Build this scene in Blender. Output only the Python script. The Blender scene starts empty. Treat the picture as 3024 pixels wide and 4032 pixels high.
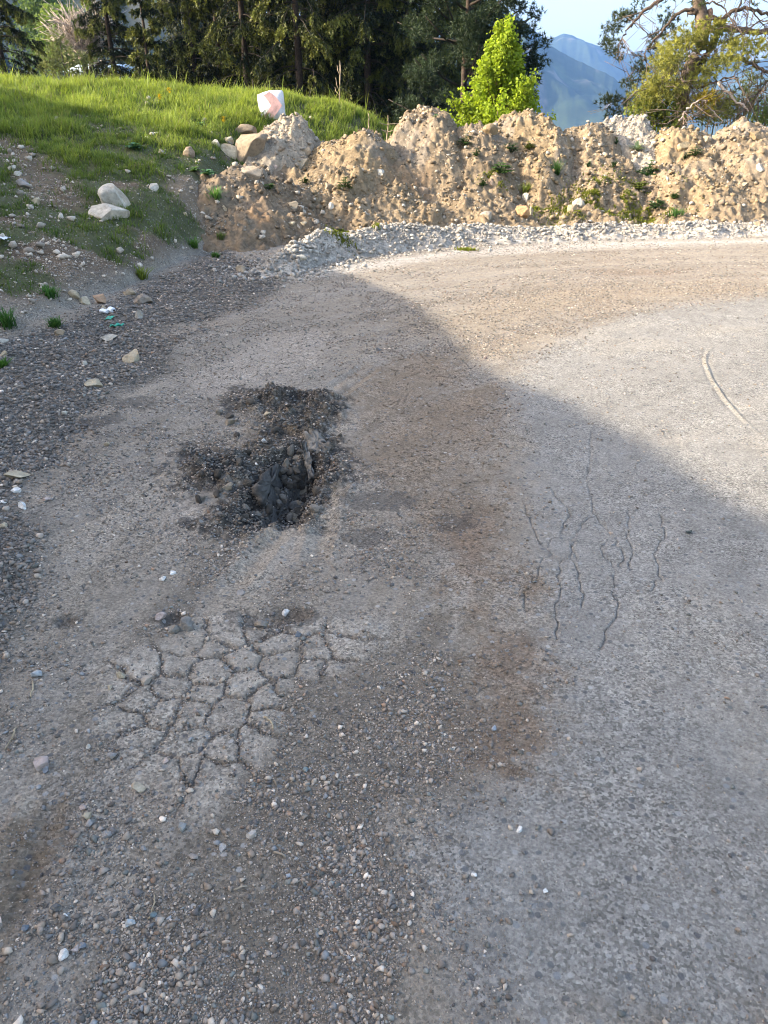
import bpy, math
import numpy as np
R_ = math.radians
sc = bpy.context.scene
COL = sc.collection

# ------------------------------------------------------------------ camera, sky, sun, exposure
EYE = 1.6
PITCH = R_(28.1)
FPX, CX, CY = 3028.0, 1512.0, 2016.0
cam_d = bpy.data.cameras.new("camera")
cam_d.sensor_fit = 'VERTICAL'
cam_d.sensor_height = 36.0
cam_d.lens = 36.0 * FPX / 4032.0
cam_d.clip_start = 0.05
cam_d.clip_end = 30000
cam = bpy.data.objects.new("camera", cam_d)
COL.objects.link(cam)
cam.location = (0, 0, EYE)
cam.rotation_euler = (math.pi / 2 - PITCH, 0, 0)
sc.camera = cam

SUN_EL = R_(25.0)
SUN_AZ = R_(264.0)              # clockwise from +Y : from the left, a little behind the viewer
world = bpy.data.worlds.new("World")
sc.world = world
world.use_nodes = True
wn = world.node_tree
bg = wn.nodes["Background"]
sky = wn.nodes.new("ShaderNodeTexSky")
sky.sky_type = 'NISHITA'
sky.sun_disc = False
sky.sun_elevation = SUN_EL
sky.sun_rotation = SUN_AZ
sky.air_density = 1.0
sky.dust_density = 3.4
sky.ozone_density = 0.2
wn.links.new(sky.outputs[0], bg.inputs[0])
bg.inputs[1].default_value = 0.15

SDIR = np.array([math.sin(SUN_AZ) * math.cos(SUN_EL), math.cos(SUN_AZ) * math.cos(SUN_EL), math.sin(SUN_EL)])
sun_d = bpy.data.lights.new("sun", 'SUN')
sun_d.energy = 3.0
sun_d.angle = R_(0.6)
sun_d.color = (1.0, 0.89, 0.72)
sun = bpy.data.objects.new("sun", sun_d)
COL.objects.link(sun)
from mathutils import Vector
sun.rotation_euler = Vector(SDIR).to_track_quat('Z', 'Y').to_euler()

sc.view_settings.view_transform = 'Standard'
sc.view_settings.look = 'None'
sc.view_settings.gamma = 1.0
sc.view_settings.use_curve_mapping = False
sc.view_settings.exposure = 2.17
sc.cycles.pixel_filter_type = 'BLACKMAN_HARRIS'
sc.cycles.filter_width = 1.0
sc.cycles.max_bounces = 6
sc.cycles.diffuse_bounces = 3
sc.cycles.transparent_max_bounces = 4
sc.cycles.volume_bounces = 0

# ------------------------------------------------------------------ numpy helpers
def sstep(a, b, x):
    t = np.clip((x - a) / (b - a), 0, 1)
    return t * t * (3 - 2 * t)

def _hash(ix, iy, seed):
    h = (ix.astype(np.int64) * 374761393 + iy.astype(np.int64) * 668265263 + seed * 1274126177) & 0xFFFFFFFF
    h = ((h ^ (h >> 13)) * 1274126177) & 0xFFFFFFFF
    h = ((h ^ (h >> 16)) * 2246822519) & 0xFFFFFFFF
    return ((h ^ (h >> 15)) & 0xFFFFFF) / float(0xFFFFFF)

def noise(x, y, f=1.0, seed=0):
    x = np.asarray(x, float) * f + 31.7 * seed
    y = np.asarray(y, float) * f - 17.3 * seed
    ix = np.floor(x); iy = np.floor(y)
    fx = x - ix; fy = y - iy
    ux = fx * fx * (3 - 2 * fx); uy = fy * fy * (3 - 2 * fy)
    a = _hash(ix, iy, seed); b = _hash(ix + 1, iy, seed)
    c = _hash(ix, iy + 1, seed); d = _hash(ix + 1, iy + 1, seed)
    return ((a + (b - a) * ux) * (1 - uy) + (c + (d - c) * ux) * uy) * 2 - 1

def fbm(x, y, f=1.0, octv=4, seed=0, gain=0.5):
    s = 0; amp = 1; tot = 0
    ca, sa = math.cos(0.6), math.sin(0.6)
    for k in range(octv):
        s = s + amp * noise(x, y, f, seed + k)
        tot += amp; amp *= gain; f *= 2.03
        x, y = x * ca - y * sa, x * sa + y * ca
    return s / tot

def worley(x, y, f=1.0, seed=0):
    x = np.asarray(x, float) * f; y = np.asarray(y, float) * f
    ix = np.floor(x); iy = np.floor(y)
    f1 = np.full(x.shape, 9.0); f2 = np.full(x.shape, 9.0); cid = np.zeros(x.shape)
    for dx in (-1, 0, 1):
        for dy in (-1, 0, 1):
            jx = ix + dx; jy = iy + dy
            d = np.hypot(jx + _hash(jx, jy, seed) - x, jy + _hash(jx, jy, seed + 7) - y)
            h = _hash(jx, jy, seed + 13)
            near = d < f1
            f2 = np.where(near, f1, np.minimum(f2, d))
            cid = np.where(near, h, cid)
            f1 = np.where(near, d, f1)
    return f1, f2, cid

def px_ray(px, py):
    cx = (px - CX) / FPX; cy = (CY - py) / FPX
    c, s = math.cos(PITCH), math.sin(PITCH)
    return np.array([cx, c + s * cy, -s + c * cy])

def flat(px, py, z=0.0):
    d = px_ray(px, py)
    t = (z - EYE) / d[2]
    return np.array([d[0] * t, d[1] * t])

def far_pt(px, py, Y):
    """point at forward distance Y on the line of sight through a photo pixel"""
    d = px_ray(px, py)
    t = Y / d[1]
    return np.array([d[0] * t, Y, EYE + d[2] * t])

def poly_px(pts):
    return np.array([flat(*p) for p in pts])

def sdf(x, y, poly):
    """signed distance to polygon, positive inside (only near the polygon)"""
    x = np.asarray(x, float); y = np.asarray(y, float)
    out = np.full(x.shape, -5.0)
    lo = poly.min(0) - 1.0; hi = poly.max(0) + 1.0
    m = (x > lo[0]) & (x < hi[0]) & (y > lo[1]) & (y < hi[1])
    if not m.any():
        return out
    X = x[m]; Y = y[m]
    d = np.full(X.shape, 1e9); ins = np.zeros(X.shape, bool)
    n = len(poly)
    for i in range(n):
        ax, ay = poly[i]; bx, by = poly[(i + 1) % n]
        ex, ey = bx - ax, by - ay
        t = np.clip(((X - ax) * ex + (Y - ay) * ey) / (ex * ex + ey * ey + 1e-12), 0, 1)
        d = np.minimum(d, (X - ax - t * ex) ** 2 + (Y - ay - t * ey) ** 2)
        c = ((ay > Y) != (by > Y)) & (X < ex * (Y - ay) / (ey if abs(ey) > 1e-12 else 1e-12) + ax)
        ins ^= c
    d = np.sqrt(d)
    out[m] = np.where(ins, d, -d)
    return out

def line_d(x, y, pts):
    """distance to an open polyline and parameter 0..1"""
    x = np.asarray(x, float); y = np.asarray(y, float)
    out = np.full(x.shape, 9.0); par = np.zeros(x.shape)
    lo = pts.min(0) - 0.6; hi = pts.max(0) + 0.6
    m = (x > lo[0]) & (x < hi[0]) & (y > lo[1]) & (y < hi[1])
    if not m.any():
        return out, par
    X = x[m]; Y = y[m]; d = np.full(X.shape, 1e9); pp = np.zeros(X.shape)
    n = len(pts) - 1
    for i in range(n):
        ax, ay = pts[i]; bx, by = pts[i + 1]
        ex, ey = bx - ax, by - ay
        t = np.clip(((X - ax) * ex + (Y - ay) * ey) / (ex * ex + ey * ey + 1e-12), 0, 1)
        q = (X - ax - t * ex) ** 2 + (Y - ay - t * ey) ** 2
        pp = np.where(q < d, (i + t) / n, pp); d = np.minimum(d, q)
    out[m] = np.sqrt(d); par[m] = pp
    return out, par

# ------------------------------------------------------------------ mesh helpers
def link_mesh(name, V, faces, mat, col=None, parent=None, smooth=False):
    """faces: list of (n,k) index arrays"""
    me = bpy.data.meshes.new(name)
    V = np.ascontiguousarray(V, dtype=np.float32)
    me.vertices.add(len(V))
    me.vertices.foreach_set("co", V.ravel())
    faces = [np.asarray(f, dtype=np.int32) for f in faces if len(f)]
    loops = np.concatenate([f.ravel() for f in faces])
    tot = np.concatenate([np.full(len(f), f.shape[1], np.int32) for f in faces])
    start = np.concatenate([[0], np.cumsum(tot)[:-1]]).astype(np.int32)
    me.loops.add(len(loops))
    me.loops.foreach_set("vertex_index", loops)
    me.polygons.add(len(tot))
    me.polygons.foreach_set("loop_start", start)
    me.polygons.foreach_set("loop_total", tot)
    if smooth:
        me.polygons.foreach_set("use_smooth", np.ones(len(tot), bool))
    if col is not None:
        a = me.attributes.new("tint", 'FLOAT_COLOR', 'POINT')
        c = np.ones((len(V), 4), np.float32)
        c[:, :3] = col
        a.data.foreach_set("color", c.ravel())
    me.update(calc_edges=True)
    me.materials.append(mat)
    o = bpy.data.objects.new(name, me)
    COL.objects.link(o)
    if parent is not None:
        o.parent = parent
    return o

class MB:
    def __init__(s):
        s.V = []; s.C = []; s.F = {}; s.n = 0
    def add(s, V, F, col=(1, 1, 1)):
        V = np.asarray(V, float).reshape(-1, 3)
        s.V.append(V)
        c = np.empty((len(V), 3)); c[:] = col
        s.C.append(c)
        for f in (F if isinstance(F, list) else [F]):
            f = np.asarray(f)
            s.F.setdefault(f.shape[1], []).append(f + s.n)
        s.n += len(V)
    def tube(s, pts, rad, sides=6, col=(1, 1, 1)):
        pts = np.asarray(pts, float); n = len(pts)
        rad = np.broadcast_to(np.asarray(rad, float), (n,))
        tg = np.gradient(pts, axis=0); tg /= np.linalg.norm(tg, axis=1)[:, None] + 1e-9
        up = np.where(np.abs(tg[:, 2:3]) > 0.9, np.array([[1.0, 0, 0]]), np.array([[0, 0, 1.0]]))
        a = np.cross(tg, up); a /= np.linalg.norm(a, axis=1)[:, None] + 1e-9
        b = np.cross(tg, a)
        th = np.linspace(0, 2 * np.pi, sides, endpoint=False)
        V = pts[:, None, :] + rad[:, None, None] * (np.cos(th)[None, :, None] * a[:, None, :] + np.sin(th)[None, :, None] * b[:, None, :])
        i = np.arange(n - 1)[:, None] * sides; j = np.arange(sides)[None, :]; k = (j + 1) % sides
        Q = np.stack([i + j, i + k, i + sides + k, i + sides + j], -1).reshape(-1, 4)
        caps = [Q, np.arange(sides)[None, ::-1] + (n - 1) * 0, np.arange(sides)[None, :] + (n - 1) * sides]
        s.add(V, caps, col)
    def build(s, name, mat, parent=None, smooth=False):
        return link_mesh(name, np.concatenate(s.V), [np.concatenate(f) for f in s.F.values()], mat, np.concatenate(s.C), parent, smooth)

def empty(name, loc=(0, 0, 0), rz=0.0):
    o = bpy.data.objects.new(name, None)
    o.empty_display_size = 0.2
    COL.objects.link(o)
    o.location = loc; o.rotation_euler = (0, 0, rz)
    return o

def tag(o, label=None, cat=None, group=None, kind=None):
    if label: o["label"] = label
    if cat: o["category"] = cat
    if group: o["group"] = group
    if kind: o["kind"] = kind
    return o

def copy_tree(o, parent=None):
    c = o.copy(); COL.objects.link(c); c.parent = parent
    for ch in list(o.children):
        copy_tree(ch, c)
    return c

def grid_faces(nr, nc):
    i = np.arange(nr - 1)[:, None] * nc; j = np.arange(nc - 1)[None, :]
    return np.stack([i + j, i + j + 1, i + nc + j + 1, i + nc + j], -1).reshape(-1, 4)

# ------------------------------------------------------------------ materials
def new_mat(name):
    m = bpy.data.materials.new(name); m.use_nodes = True
    nt = m.node_tree
    return m, nt, nt.nodes["Principled BSDF"]

def earth_mat(name, speck_scale, speck, fine_scale, bump, bump_scale, rough=0.95, spec=0.15, coord="Object"):
    """vertex tint x fine stony speckle, with a small bump"""
    m, nt, p = new_mat(name)
    N = nt.nodes; L = nt.links
    at = N.new("ShaderNodeAttribute"); at.attribute_name = "tint"
    tc = N.new("ShaderNodeTexCoord")
    v = N.new("ShaderNodeTexVoronoi"); v.inputs["Scale"].default_value = speck_scale
    L.new(tc.outputs[coord], v.inputs["Vector"])
    sep = N.new("ShaderNodeSeparateColor"); L.new(v.outputs["Color"], sep.inputs[0])
    n = N.new("ShaderNodeTexNoise"); n.inputs["Scale"].default_value = fine_scale
    n.inputs["Detail"].default_value = 5; n.inputs["Roughness"].default_value = 0.7
    L.new(tc.outputs[coord], n.inputs["Vector"])
    mr = N.new("ShaderNodeMapRange"); mr.inputs[1].default_value = 0; mr.inputs[2].default_value = 1
    mr.inputs[3].default_value = 1 - speck; mr.inputs[4].default_value = 1 + speck
    L.new(sep.outputs[0], mr.inputs[0])
    if name.startswith("ground"):
        big = N.new("ShaderNodeTexNoise"); big.inputs["Scale"].default_value = 2.3; big.inputs["Detail"].default_value = 4
        L.new(tc.outputs[coord], big.inputs["Vector"])
        for k, sg in ((3, -1), (4, 1)):
            r = N.new("ShaderNodeMapRange"); r.inputs[1].default_value = 0.38; r.inputs[2].default_value = 0.62
            r.inputs[3].default_value = 1 + sg * speck * 0.35; r.inputs[4].default_value = 1 + sg * speck * 1.15
            L.new(big.outputs[0], r.inputs[0]); L.new(r.outputs[0], mr.inputs[k])
    mr2 = N.new("ShaderNodeMapRange"); mr2.inputs[1].default_value = 0.3; mr2.inputs[2].default_value = 0.7
    mr2.inputs[3].default_value = 0.72; mr2.inputs[4].default_value = 1.28
    L.new(n.outputs[0], mr2.inputs[0])
    mu = N.new("ShaderNodeMath"); mu.operation = 'MULTIPLY'
    L.new(mr.outputs[0], mu.inputs[0]); L.new(mr2.outputs[0], mu.inputs[1])
    vm = N.new("ShaderNodeVectorMath"); vm.operation = 'SCALE'
    L.new(at.outputs["Color"], vm.inputs[0]); L.new(mu.outputs[0], vm.inputs["Scale"])
    L.new(vm.outputs[0], p.inputs["Base Color"])
    p.inputs["Roughness"].default_value = rough
    p.inputs["Specular IOR Level"].default_value = spec
    if bump:
        n2 = N.new("ShaderNodeTexNoise"); n2.inputs["Scale"].default_value = bump_scale
        n2.inputs["Detail"].default_value = 4; n2.inputs["Roughness"].default_value = 0.65
        L.new(tc.outputs[coord], n2.inputs["Vector"])
        b = N.new("ShaderNodeBump"); b.inputs["Strength"].default_value = bump; b.inputs["Distance"].default_value = 0.02
        L.new(n2.outputs[0], b.inputs["Height"]); L.new(b.outputs[0], p.inputs["Normal"])
    return m

def leaf_mat(name, transl=0.35, rough=0.6, warm=(1.15, 1.1, 0.6)):
    m, nt, p = new_mat(name)
    N = nt.nodes; L = nt.links
    at = N.new("ShaderNodeAttribute"); at.attribute_name = "tint"
    L.new(at.outputs["Color"], p.inputs["Base Color"])
    p.inputs["Roughness"].default_value = rough
    p.inputs["Specular IOR Level"].default_value = 0.2
    t = N.new("ShaderNodeBsdfTranslucent")
    mul = N.new("ShaderNodeVectorMath"); mul.operation = 'MULTIPLY'; mul.inputs[1].default_value = warm
    L.new(at.outputs["Color"], mul.inputs[0]); L.new(mul.outputs[0], t.inputs["Color"])
    mx = N.new("ShaderNodeMixShader"); mx.inputs[0].default_value = transl
    L.new(p.outputs[0], mx.inputs[1]); L.new(t.outputs[0], mx.inputs[2])
    L.new(mx.outputs[0], N["Material Output"].inputs["Surface"])
    return m

def plain_mat(name, rough=0.8, spec=0.2, nscale=30, namt=0.25, metallic=0.0):
    m = earth_mat(name, nscale * 2, namt * 0.5, nscale, 0.3, nscale * 2, rough, spec)
    m.node_tree.nodes["Principled BSDF"].inputs["Metallic"].default_value = metallic
    return m

M_GROUND = earth_mat("ground_dirt_and_asphalt", 150, 0.42, 90, 0.7, 170)
def embed_stones(m, scale):
    """flat aggregate showing in the worn surface, and speckle that comes and goes with the dust"""
    nt = m.node_tree; N = nt.nodes; L = nt.links; p = N["Principled BSDF"]
    src = p.inputs["Base Color"].links[0].from_socket
    tc = N.new("ShaderNodeTexCoord")
    v = N.new("ShaderNodeTexVoronoi"); v.inputs["Scale"].default_value = scale; v.inputs["Randomness"].default_value = 1.0
    L.new(tc.outputs["Object"], v.inputs["Vector"])
    sep = N.new("ShaderNodeSeparateColor"); L.new(v.outputs["Color"], sep.inputs[0])
    inside = N.new("ShaderNodeMapRange"); inside.inputs[1].default_value = 0.42; inside.inputs[2].default_value = 0.30
    inside.inputs[3].default_value = 0.0; inside.inputs[4].default_value = 1.0; L.new(v.outputs["Distance"], inside.inputs[0])
    pick = N.new("ShaderNodeMath"); pick.operation = 'GREATER_THAN'; pick.inputs[1].default_value = 0.80; L.new(sep.outputs[1], pick.inputs[0])
    mask = N.new("ShaderNodeMath"); mask.operation = 'MULTIPLY'; L.new(inside.outputs[0], mask.inputs[0]); L.new(pick.outputs[0], mask.inputs[1])
    fac = N.new("ShaderNodeMath"); fac.operation = 'MULTIPLY'; fac.inputs[1].default_value = 0.75; L.new(mask.outputs[0], fac.inputs[0])
    ramp = N.new("ShaderNodeValToRGB"); L.new(sep.outputs[0], ramp.inputs[0])
    e = ramp.color_ramp.elements
    e[0].position = 0.0; e[0].color = (0.09, 0.09, 0.095, 1); e[1].position = 1.0; e[1].color = (0.46, 0.43, 0.39, 1)
    for pos, c in ((0.45, (0.13, 0.135, 0.14, 1)), (0.62, (0.26, 0.24, 0.21, 1)), (0.8, (0.22, 0.235, 0.24, 1))):
        q = e.new(pos); q.color = c
    mx = N.new("ShaderNodeMix"); mx.data_type = 'RGBA'
    L.new(fac.outputs[0], mx.inputs["Factor"]); L.new(src, mx.inputs[6]); L.new(ramp.outputs[0], mx.inputs[7])
    L.new(mx.outputs[2], p.inputs["Base Color"])
embed_stones(M_GROUND, 44)
M_MOUND = earth_mat("mound_earth", 26, 0.20, 22, 0.6, 50)
M_WIND = earth_mat("white_crushed_stone", 22, 0.25, 26, 0.5, 50)
M_ROCK = earth_mat("rock", 30, 0.10, 14, 0.7, 45, 0.9, 0.2)
M_PEB = earth_mat("pebbles", 60, 0.10, 40, 0.0, 50, 0.85, 0.25)
M_GRASS = leaf_mat("grass_blades", 0.45)
M_LEAF = leaf_mat("broad_leaves", 0.45)
M_NEEDLE = leaf_mat("needles", 0.25, 0.55)
M_BARK = plain_mat("bark", 0.9, 0.1, 14, 0.5)
M_TWIG = plain_mat("dry_wood", 0.85, 0.1, 20, 0.3)
M_FAR = earth_mat("far_hillside", 0.02, 0.15, 0.03, 0.0, 1)
M_SIGN = plain_mat("painted_panel", 0.5, 0.3, 8, 0.10)
M_TIN = plain_mat("crumpled_tin", 0.45, 0.5, 30, 0.1)
M_PLASTIC = plain_mat("thin_plastic", 0.4, 0.5, 30, 0.15)
M_WALL = plain_mat("house_wall", 0.8, 0.2, 2, 0.1)

# ------------------------------------------------------------------ terrain functions
TOE_X = np.array([-14, -7.0, -3.6, -2.95, -2.58, -2.35, -1.6, -0.6, 0.6, 3.0, 9.0])
TOE_Y = np.array([-6, 1.5, 4.9, 5.8, 7.1, 8.8, 11.6, 12.6, 13.2, 14.0, 15.0])
TOP_X = np.array([-16, -8, -7, -4.5, -1.9, -0.6, 0.6, 2.2, 20])
TOP_Z = np.array([2.1, 1.96, 1.92, 1.80, 1.64, 1.38, 0.9, 0.25, 0.1])
HC_U = np.array([-12, -6, -2, 0.5, 1.9, 2.5, 2.8, 3.1, 3.35, 3.7, 4.2, 5.1, 6.4, 7.5, 8.4, 10.2, 11, 12.6, 13.2, 13.7, 14.7, 16, 18])
HC_Z = np.array([11, 8.5, 6.2, 5.2, 4.8, 4.75, 4.68, 4.52, 4.45, 4.35, 4.27, 4.15, 3.98, 3.7, 3.45, 3.35, 3.5, 3.5, 3.35, 3.1, 2.8, 2.0, 1.0])  # crest heights of the unseen left hillside, set so its shadow edge fits
HC_Z = HC_Z + 0.466 * 0.3 * np.clip(HC_U - 9, 0, 9) - 0.12 * (HC_U > 11) - 0.12 * (HC_U < 3.2)
SLOPE_SUN = SDIR[1] / SDIR[0]

def z_big(x, y):
    """large forms of the ground: road plane, grassy bank on the left, hillside beyond the frame, drop behind"""
    x = np.asarray(x, float); y = np.asarray(y, float)
    y0 = np.interp(x, TOE_X, TOE_Y)
    zt = np.interp(x, TOP_X, TOP_Z)
    t = np.clip((y - y0) / (16.2 - y0 + 1e-6), 0, 1)
    zl = zt * (0.9 * t + 0.1 * t * t) * sstep(0, 0.08, t)
    u = y - SLOPE_SUN * (x + 8.5)
    hc = np.interp(u, HC_U, HC_Z)
    zh = hc * sstep(-3.6, -8.6, x + 0.30 * np.clip(y - 9, 0, 9))
    zh = np.where(x < -8.5, np.maximum(zh, 0), zh)
    z = np.maximum(zl, zh) + 0.0
    back = sstep(16.4, 24, y)
    z = z * (1 - back) - 1.6 * back
    r = np.hypot(x, y)
    z = z - 0.16 * np.clip(y - 26, 0, 60) - 0.20 * np.clip(r - 60, 0, 900) * (y > 0)
    return z

GATE = poly_px([(0, 1330), (400, 1180), (700, 1050), (850, 900), (900, 850)])

# --- pothole and cracked paving
POT = poly_px([(955, 1968), (1010, 1890), (1050, 1850), (1105, 1808), (1150, 1790), (1240, 1800), (1265, 1880), (1240, 1960),
               (1205, 2040), (1130, 2065), (1050, 2060), (985, 2030)])
POT_WALL = np.array([flat(*p) for p in [(950, 1975), (1010, 1888), (1050, 1848), (1110, 1806)]])
TAR = poly_px([(700, 1830), (760, 1760), (930, 1800), (1000, 1700), (1050, 1640), (900, 1600), (960, 1540), (1330, 1560), (1350, 1640), (1280, 1700), (1340, 1780),
               (1380, 1850), (1300, 1960), (1180, 2080), (1000, 2100), (860, 2110), (800, 2060), (900, 1980), (880, 1930), (740, 1920)])
RIM = poly_px([(700, 1850), (850, 1800), (980, 1820), (1080, 1790), (1130, 1760), (1160, 1720), (1050, 1660), (960, 1560), (1080, 1530), (1330, 1570), (1330, 1660),
               (1290, 1720), (1220, 1760), (1110, 1800), (1010, 1880), (950, 1970), (900, 1960), (760, 1930)])
CRACK_SEEDS_C = [(755, 380), (1030, 425), (800, 520), (630, 590), (1070, 550), (850, 680), (580, 720), (400, 690), (460, 540), (230, 790),
                 (340, 830), (500, 840), (740, 850), (220, 1010), (480, 1010), (720, 1040), (520, 1150), (1270, 500), (1260, 610), (1450, 450),
                 (1490, 350), (660, 450), (270, 560), (1000, 760), (120, 900), (60, 700), (380, 1200), (640, 1200), (1000, 900), (1380, 640),
                 (980, 350), (1150, 320), (520, 430), (1150, 700), (900, 1000)]
CRACK_SEEDS = np.array([flat(400 + a / 1.508, 2250 + b / 1.508) for a, b in CRACK_SEEDS_C])
CRACK_REG = poly_px([(840, 2480), (960, 2450), (1200, 2500), (1330, 2520), (1400, 2480), (1420, 2560), (1330, 2640), (1180, 2640), (1120, 2760), (1000, 2850),
                     (920, 3000), (780, 3080), (640, 3120), (520, 2950), (440, 2850), (470, 2700), (600, 2580), (760, 2540)])
CRACKS = [[(2320, 1940), (2330, 1990), (2350, 2030), (2375, 2060), (2395, 2110), (2380, 2150), (2370, 2170), (2400, 2210), (2420, 2240), (2410, 2290), (2415, 2330), (2430, 2390), (2415, 2440), (2380, 2500), (2360, 2560)],
          [(2170, 1920), (2210, 1970), (2240, 2010), (2220, 2070), (2215, 2100), (2255, 2130), (2240, 2180), (2210, 2220), (2200, 2270), (2200, 2330), (2190, 2400), (2200, 2450)],
          [(2080, 1970), (2070, 2030), (2100, 2070), (2120, 2110), (2140, 2150), (2165, 2180), (2130, 2210), (2120, 2250), (2100, 2290), (2070, 2330)],
          [(2250, 2205), (2275, 2250), (2290, 2310), (2295, 2390)],
          [(2455, 1960), (2490, 2010)], [(2575, 2165), (2585, 2230), (2595, 2280), (2560, 2330), (2510, 2350), (2490, 2380)],
          [(2215, 2100), (2170, 2120), (2150, 2160)],
          [(2330, 1700), (2325, 1800), (2310, 1880), (2325, 1940)],
          [(2250, 2130), (2275, 2205)], [(2480, 2000), (2470, 2100), (2490, 2180), (2470, 2260)], [(2600, 2000), (2610, 2100), (2590, 2165)], [(2330, 2030), (2290, 2060), (2255, 2130)],
          [(2395, 2110), (2430, 2130), (2450, 2190), (2440, 2260)], [(2060, 2330), (2075, 2420), (2060, 2500)], [(2200, 2450), (2190, 2530)],
          [(335, 2320), (360, 2270), (400, 2230), (440, 2210)], [(470, 2150), (520, 2100), (560, 2020)],
          [(590, 1930), (640, 1830), (670, 1800)]]
CRACKS = [np.array([flat(*p) for p in c]) for c in CRACKS]
RIDGE_MARK = np.array([flat(*p) for p in [(2840, 1330), (2785, 1385), (2775, 1420), (2800, 1490), (2850, 1570), (2920, 1650), (3000, 1720), (3080, 1770)]])
RUTS = [np.array([flat(*p) for p in c]) for c in
        [[(1330, 1900), (1290, 2000), (1270, 2100), (1240, 2220)], [(1130, 2080), (1050, 2150), (980, 2240), (900, 2330)],
         [(1290, 1540), (1360, 1490), (1450, 1430)], [(1330, 1560), (1400, 1500), (1490, 1440)],
         [(200, 3130), (120, 3300), (60, 3500), (10, 3700)], [(270, 3150), (200, 3300), (150, 3480), (110, 3650)]]]

def wall_side(x, y):
    """distance to the right of the cut wall inside the pothole (negative on its left)"""
    a = POT_WALL[0]; b = POT_WALL[-1]; e = (b - a) / np.hypot(*(b - a))
    along = (x - a[0]) * e[0] + (y - a[1]) * e[1]; L = np.hypot(*(b - a))
    side = (x - a[0]) * e[1] - (y - a[1]) * e[0] - 0.085
    return np.where((along > -0.02) & (along < L + 0.05), side, -1.0)

def ground_z(x, y, fine=True):
    z = z_big(x, y)
    if not fine:
        return z
    x = np.asarray(x, float); y = np.asarray(y, float)
    r = np.hypot(x, y)
    verge = verge_mask(x, y)
    zbg = z
    bank = sstep(0.02, 0.3, zbg)
    z = z + 0.012 * fbm(x, y, 0.9, 3, 3) + bank * (0.07 * fbm(x, y, 1.6, 3, 5) + 0.03 * fbm(x, y, 7, 4, 6, 0.6))
    z = z + verge * (0.05 * fbm(x, y, 2.6, 3, 11) + 0.018 * fbm(x, y, 11, 3, 12))
    z = z + (1 - verge) * 0.0022 * fbm(x, y, 30, 3, 15)
    far = r > 30
    z = np.where(far, z + np.clip(r - 30, 0, 40) * 0.01 * fbm(x, y, 0.05, 3, 17), z)
    # ruts
    for c in RUTS:
        d, t = line_d(x, y, c)
        w = np.exp(-(d / 0.035) ** 2) * sstep(0, 0.15, t) * sstep(1, 0.85, t)
        z = z - 0.014 * w + 0.008 * np.exp(-((d - 0.065) / 0.02) ** 2) * (t > 0) * (t < 1) - 0.004 * w * np.sin(t * 90)
    # thin ridge of dirt on the asphalt
    d, t = line_d(x, y, RIDGE_MARK)
    z = z + (0.006 * np.exp(-(d / 0.010) ** 2) - 0.004 * np.exp(-((d - 0.022) / 0.010) ** 2)) * sstep(0.0, 0.25, t) * sstep(1.0, 0.6, t)
    # cracks in the asphalt
    for i, c in enumerate(CRACKS):
        d, t = line_d(x + 0.012 * noise(x, y, 26, 40 + i), y + 0.012 * noise(x, y, 26, 60 + i), c)
        wd = 0.0014 + 0.0016 * (noise(x, y, 9, 80 + i) > -0.2)
        z = z - 0.008 * np.exp(-(d / wd) ** 2) * (d < 0.1) * sstep(-0.9, -0.2, noise(x, y, 7, 95))
    # crazed paving blocks
    cr, edge, blk = craze(x, y)
    z = z + cr * (0.006 * sstep(0.0, 0.02, edge) * (1 + 0.9 * (blk - 0.5)) + 0.005 * fbm(x, y, 24, 4, 77) - 0.005 * (edge < 0.003 + 0.003 * noise(x, y, 8, 78)))
    # pothole with tarry rubble rim
    s = sdf(x, y, RIM) + 0.05 * fbm(x, y, 7, 3, 31)
    z = z + sstep(-0.08, 0.16, s) * (0.045 + 0.12 * fbm(x, y, 6.5, 5, 32, 0.65))
    s2 = sdf(x, y, TAR)
    z = z + sstep(-0.10, 0.15, s2) * 0.045 * fbm(x, y, 10, 5, 36, 0.65)
    h = sdf(x, y, POT) + 0.05 * fbm(x, y, 8, 5, 33, 0.65)
    wl = wall_side(x, y) + 0.012 * fbm(x, y, 16, 4, 35)
    rough = 0.075 * fbm(x, y, 9, 5, 34, 0.65)
    bowl = sstep(-0.10, 0.17, h)
    z = z - bowl * (0.12 - rough) - 0.085 * sstep(0.0, 0.016, wl) * sstep(0.30, 0.10, wl) * sstep(0.0, 0.05, h)
    m = s2 > -0.25
    if m.any():
        f1, f2, cid = worley(x[m] + 0.02 * noise(x[m], y[m], 15, 37), y[m] + 0.02 * noise(x[m], y[m], 15, 38), 13, 39)
        g1, g2, gid = worley(x[m], y[m], 30, 41)
        z[m] = z[m] + sstep(-0.15, 0.05, s2[m]) * (0.050 * np.clip(0.60 - f1, 0, 1) * (cid > 0.35) * (0.5 + cid) + 0.022 * np.clip(0.6 - g1, 0, 1) * (gid > 0.4))
    # small broken pit
    for (px, py, rx, ry, dp) in [(1080, 2440, 0.13, 0.07, 0.03), (690, 2440, 0.05, 0.05, 0.02), (260, 2450, 0.05, 0.04, 0.02)]:
        c = flat(px, py)
        q = np.hypot((x - c[0]) / rx, (y - c[1]) / ry) + 0.3 * noise(x, y, 12, 50)
        z = z - dp * sstep(1.0, 0.5, q)
    return z

_verge_cache = {}
VERGE = poly_px([(0, 1330), (250, 1280), (420, 1200), (640, 1090), (860, 960), (1000, 1030), (1150, 1090), (1000, 1180), (760, 1330), (640, 1480),
                 (420, 1560), (330, 1680), (250, 1850), (110, 1980), (170, 2150), (110, 2400), (-20, 2600), (-300, 2800), (-900, 2300), (-900, 1500)])
def verge_mask(x, y):
    return sstep(-0.12, 0.15, sdf(x, y, VERGE) + 0.18 * fbm(x, y, 2.2, 3, 21))

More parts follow.
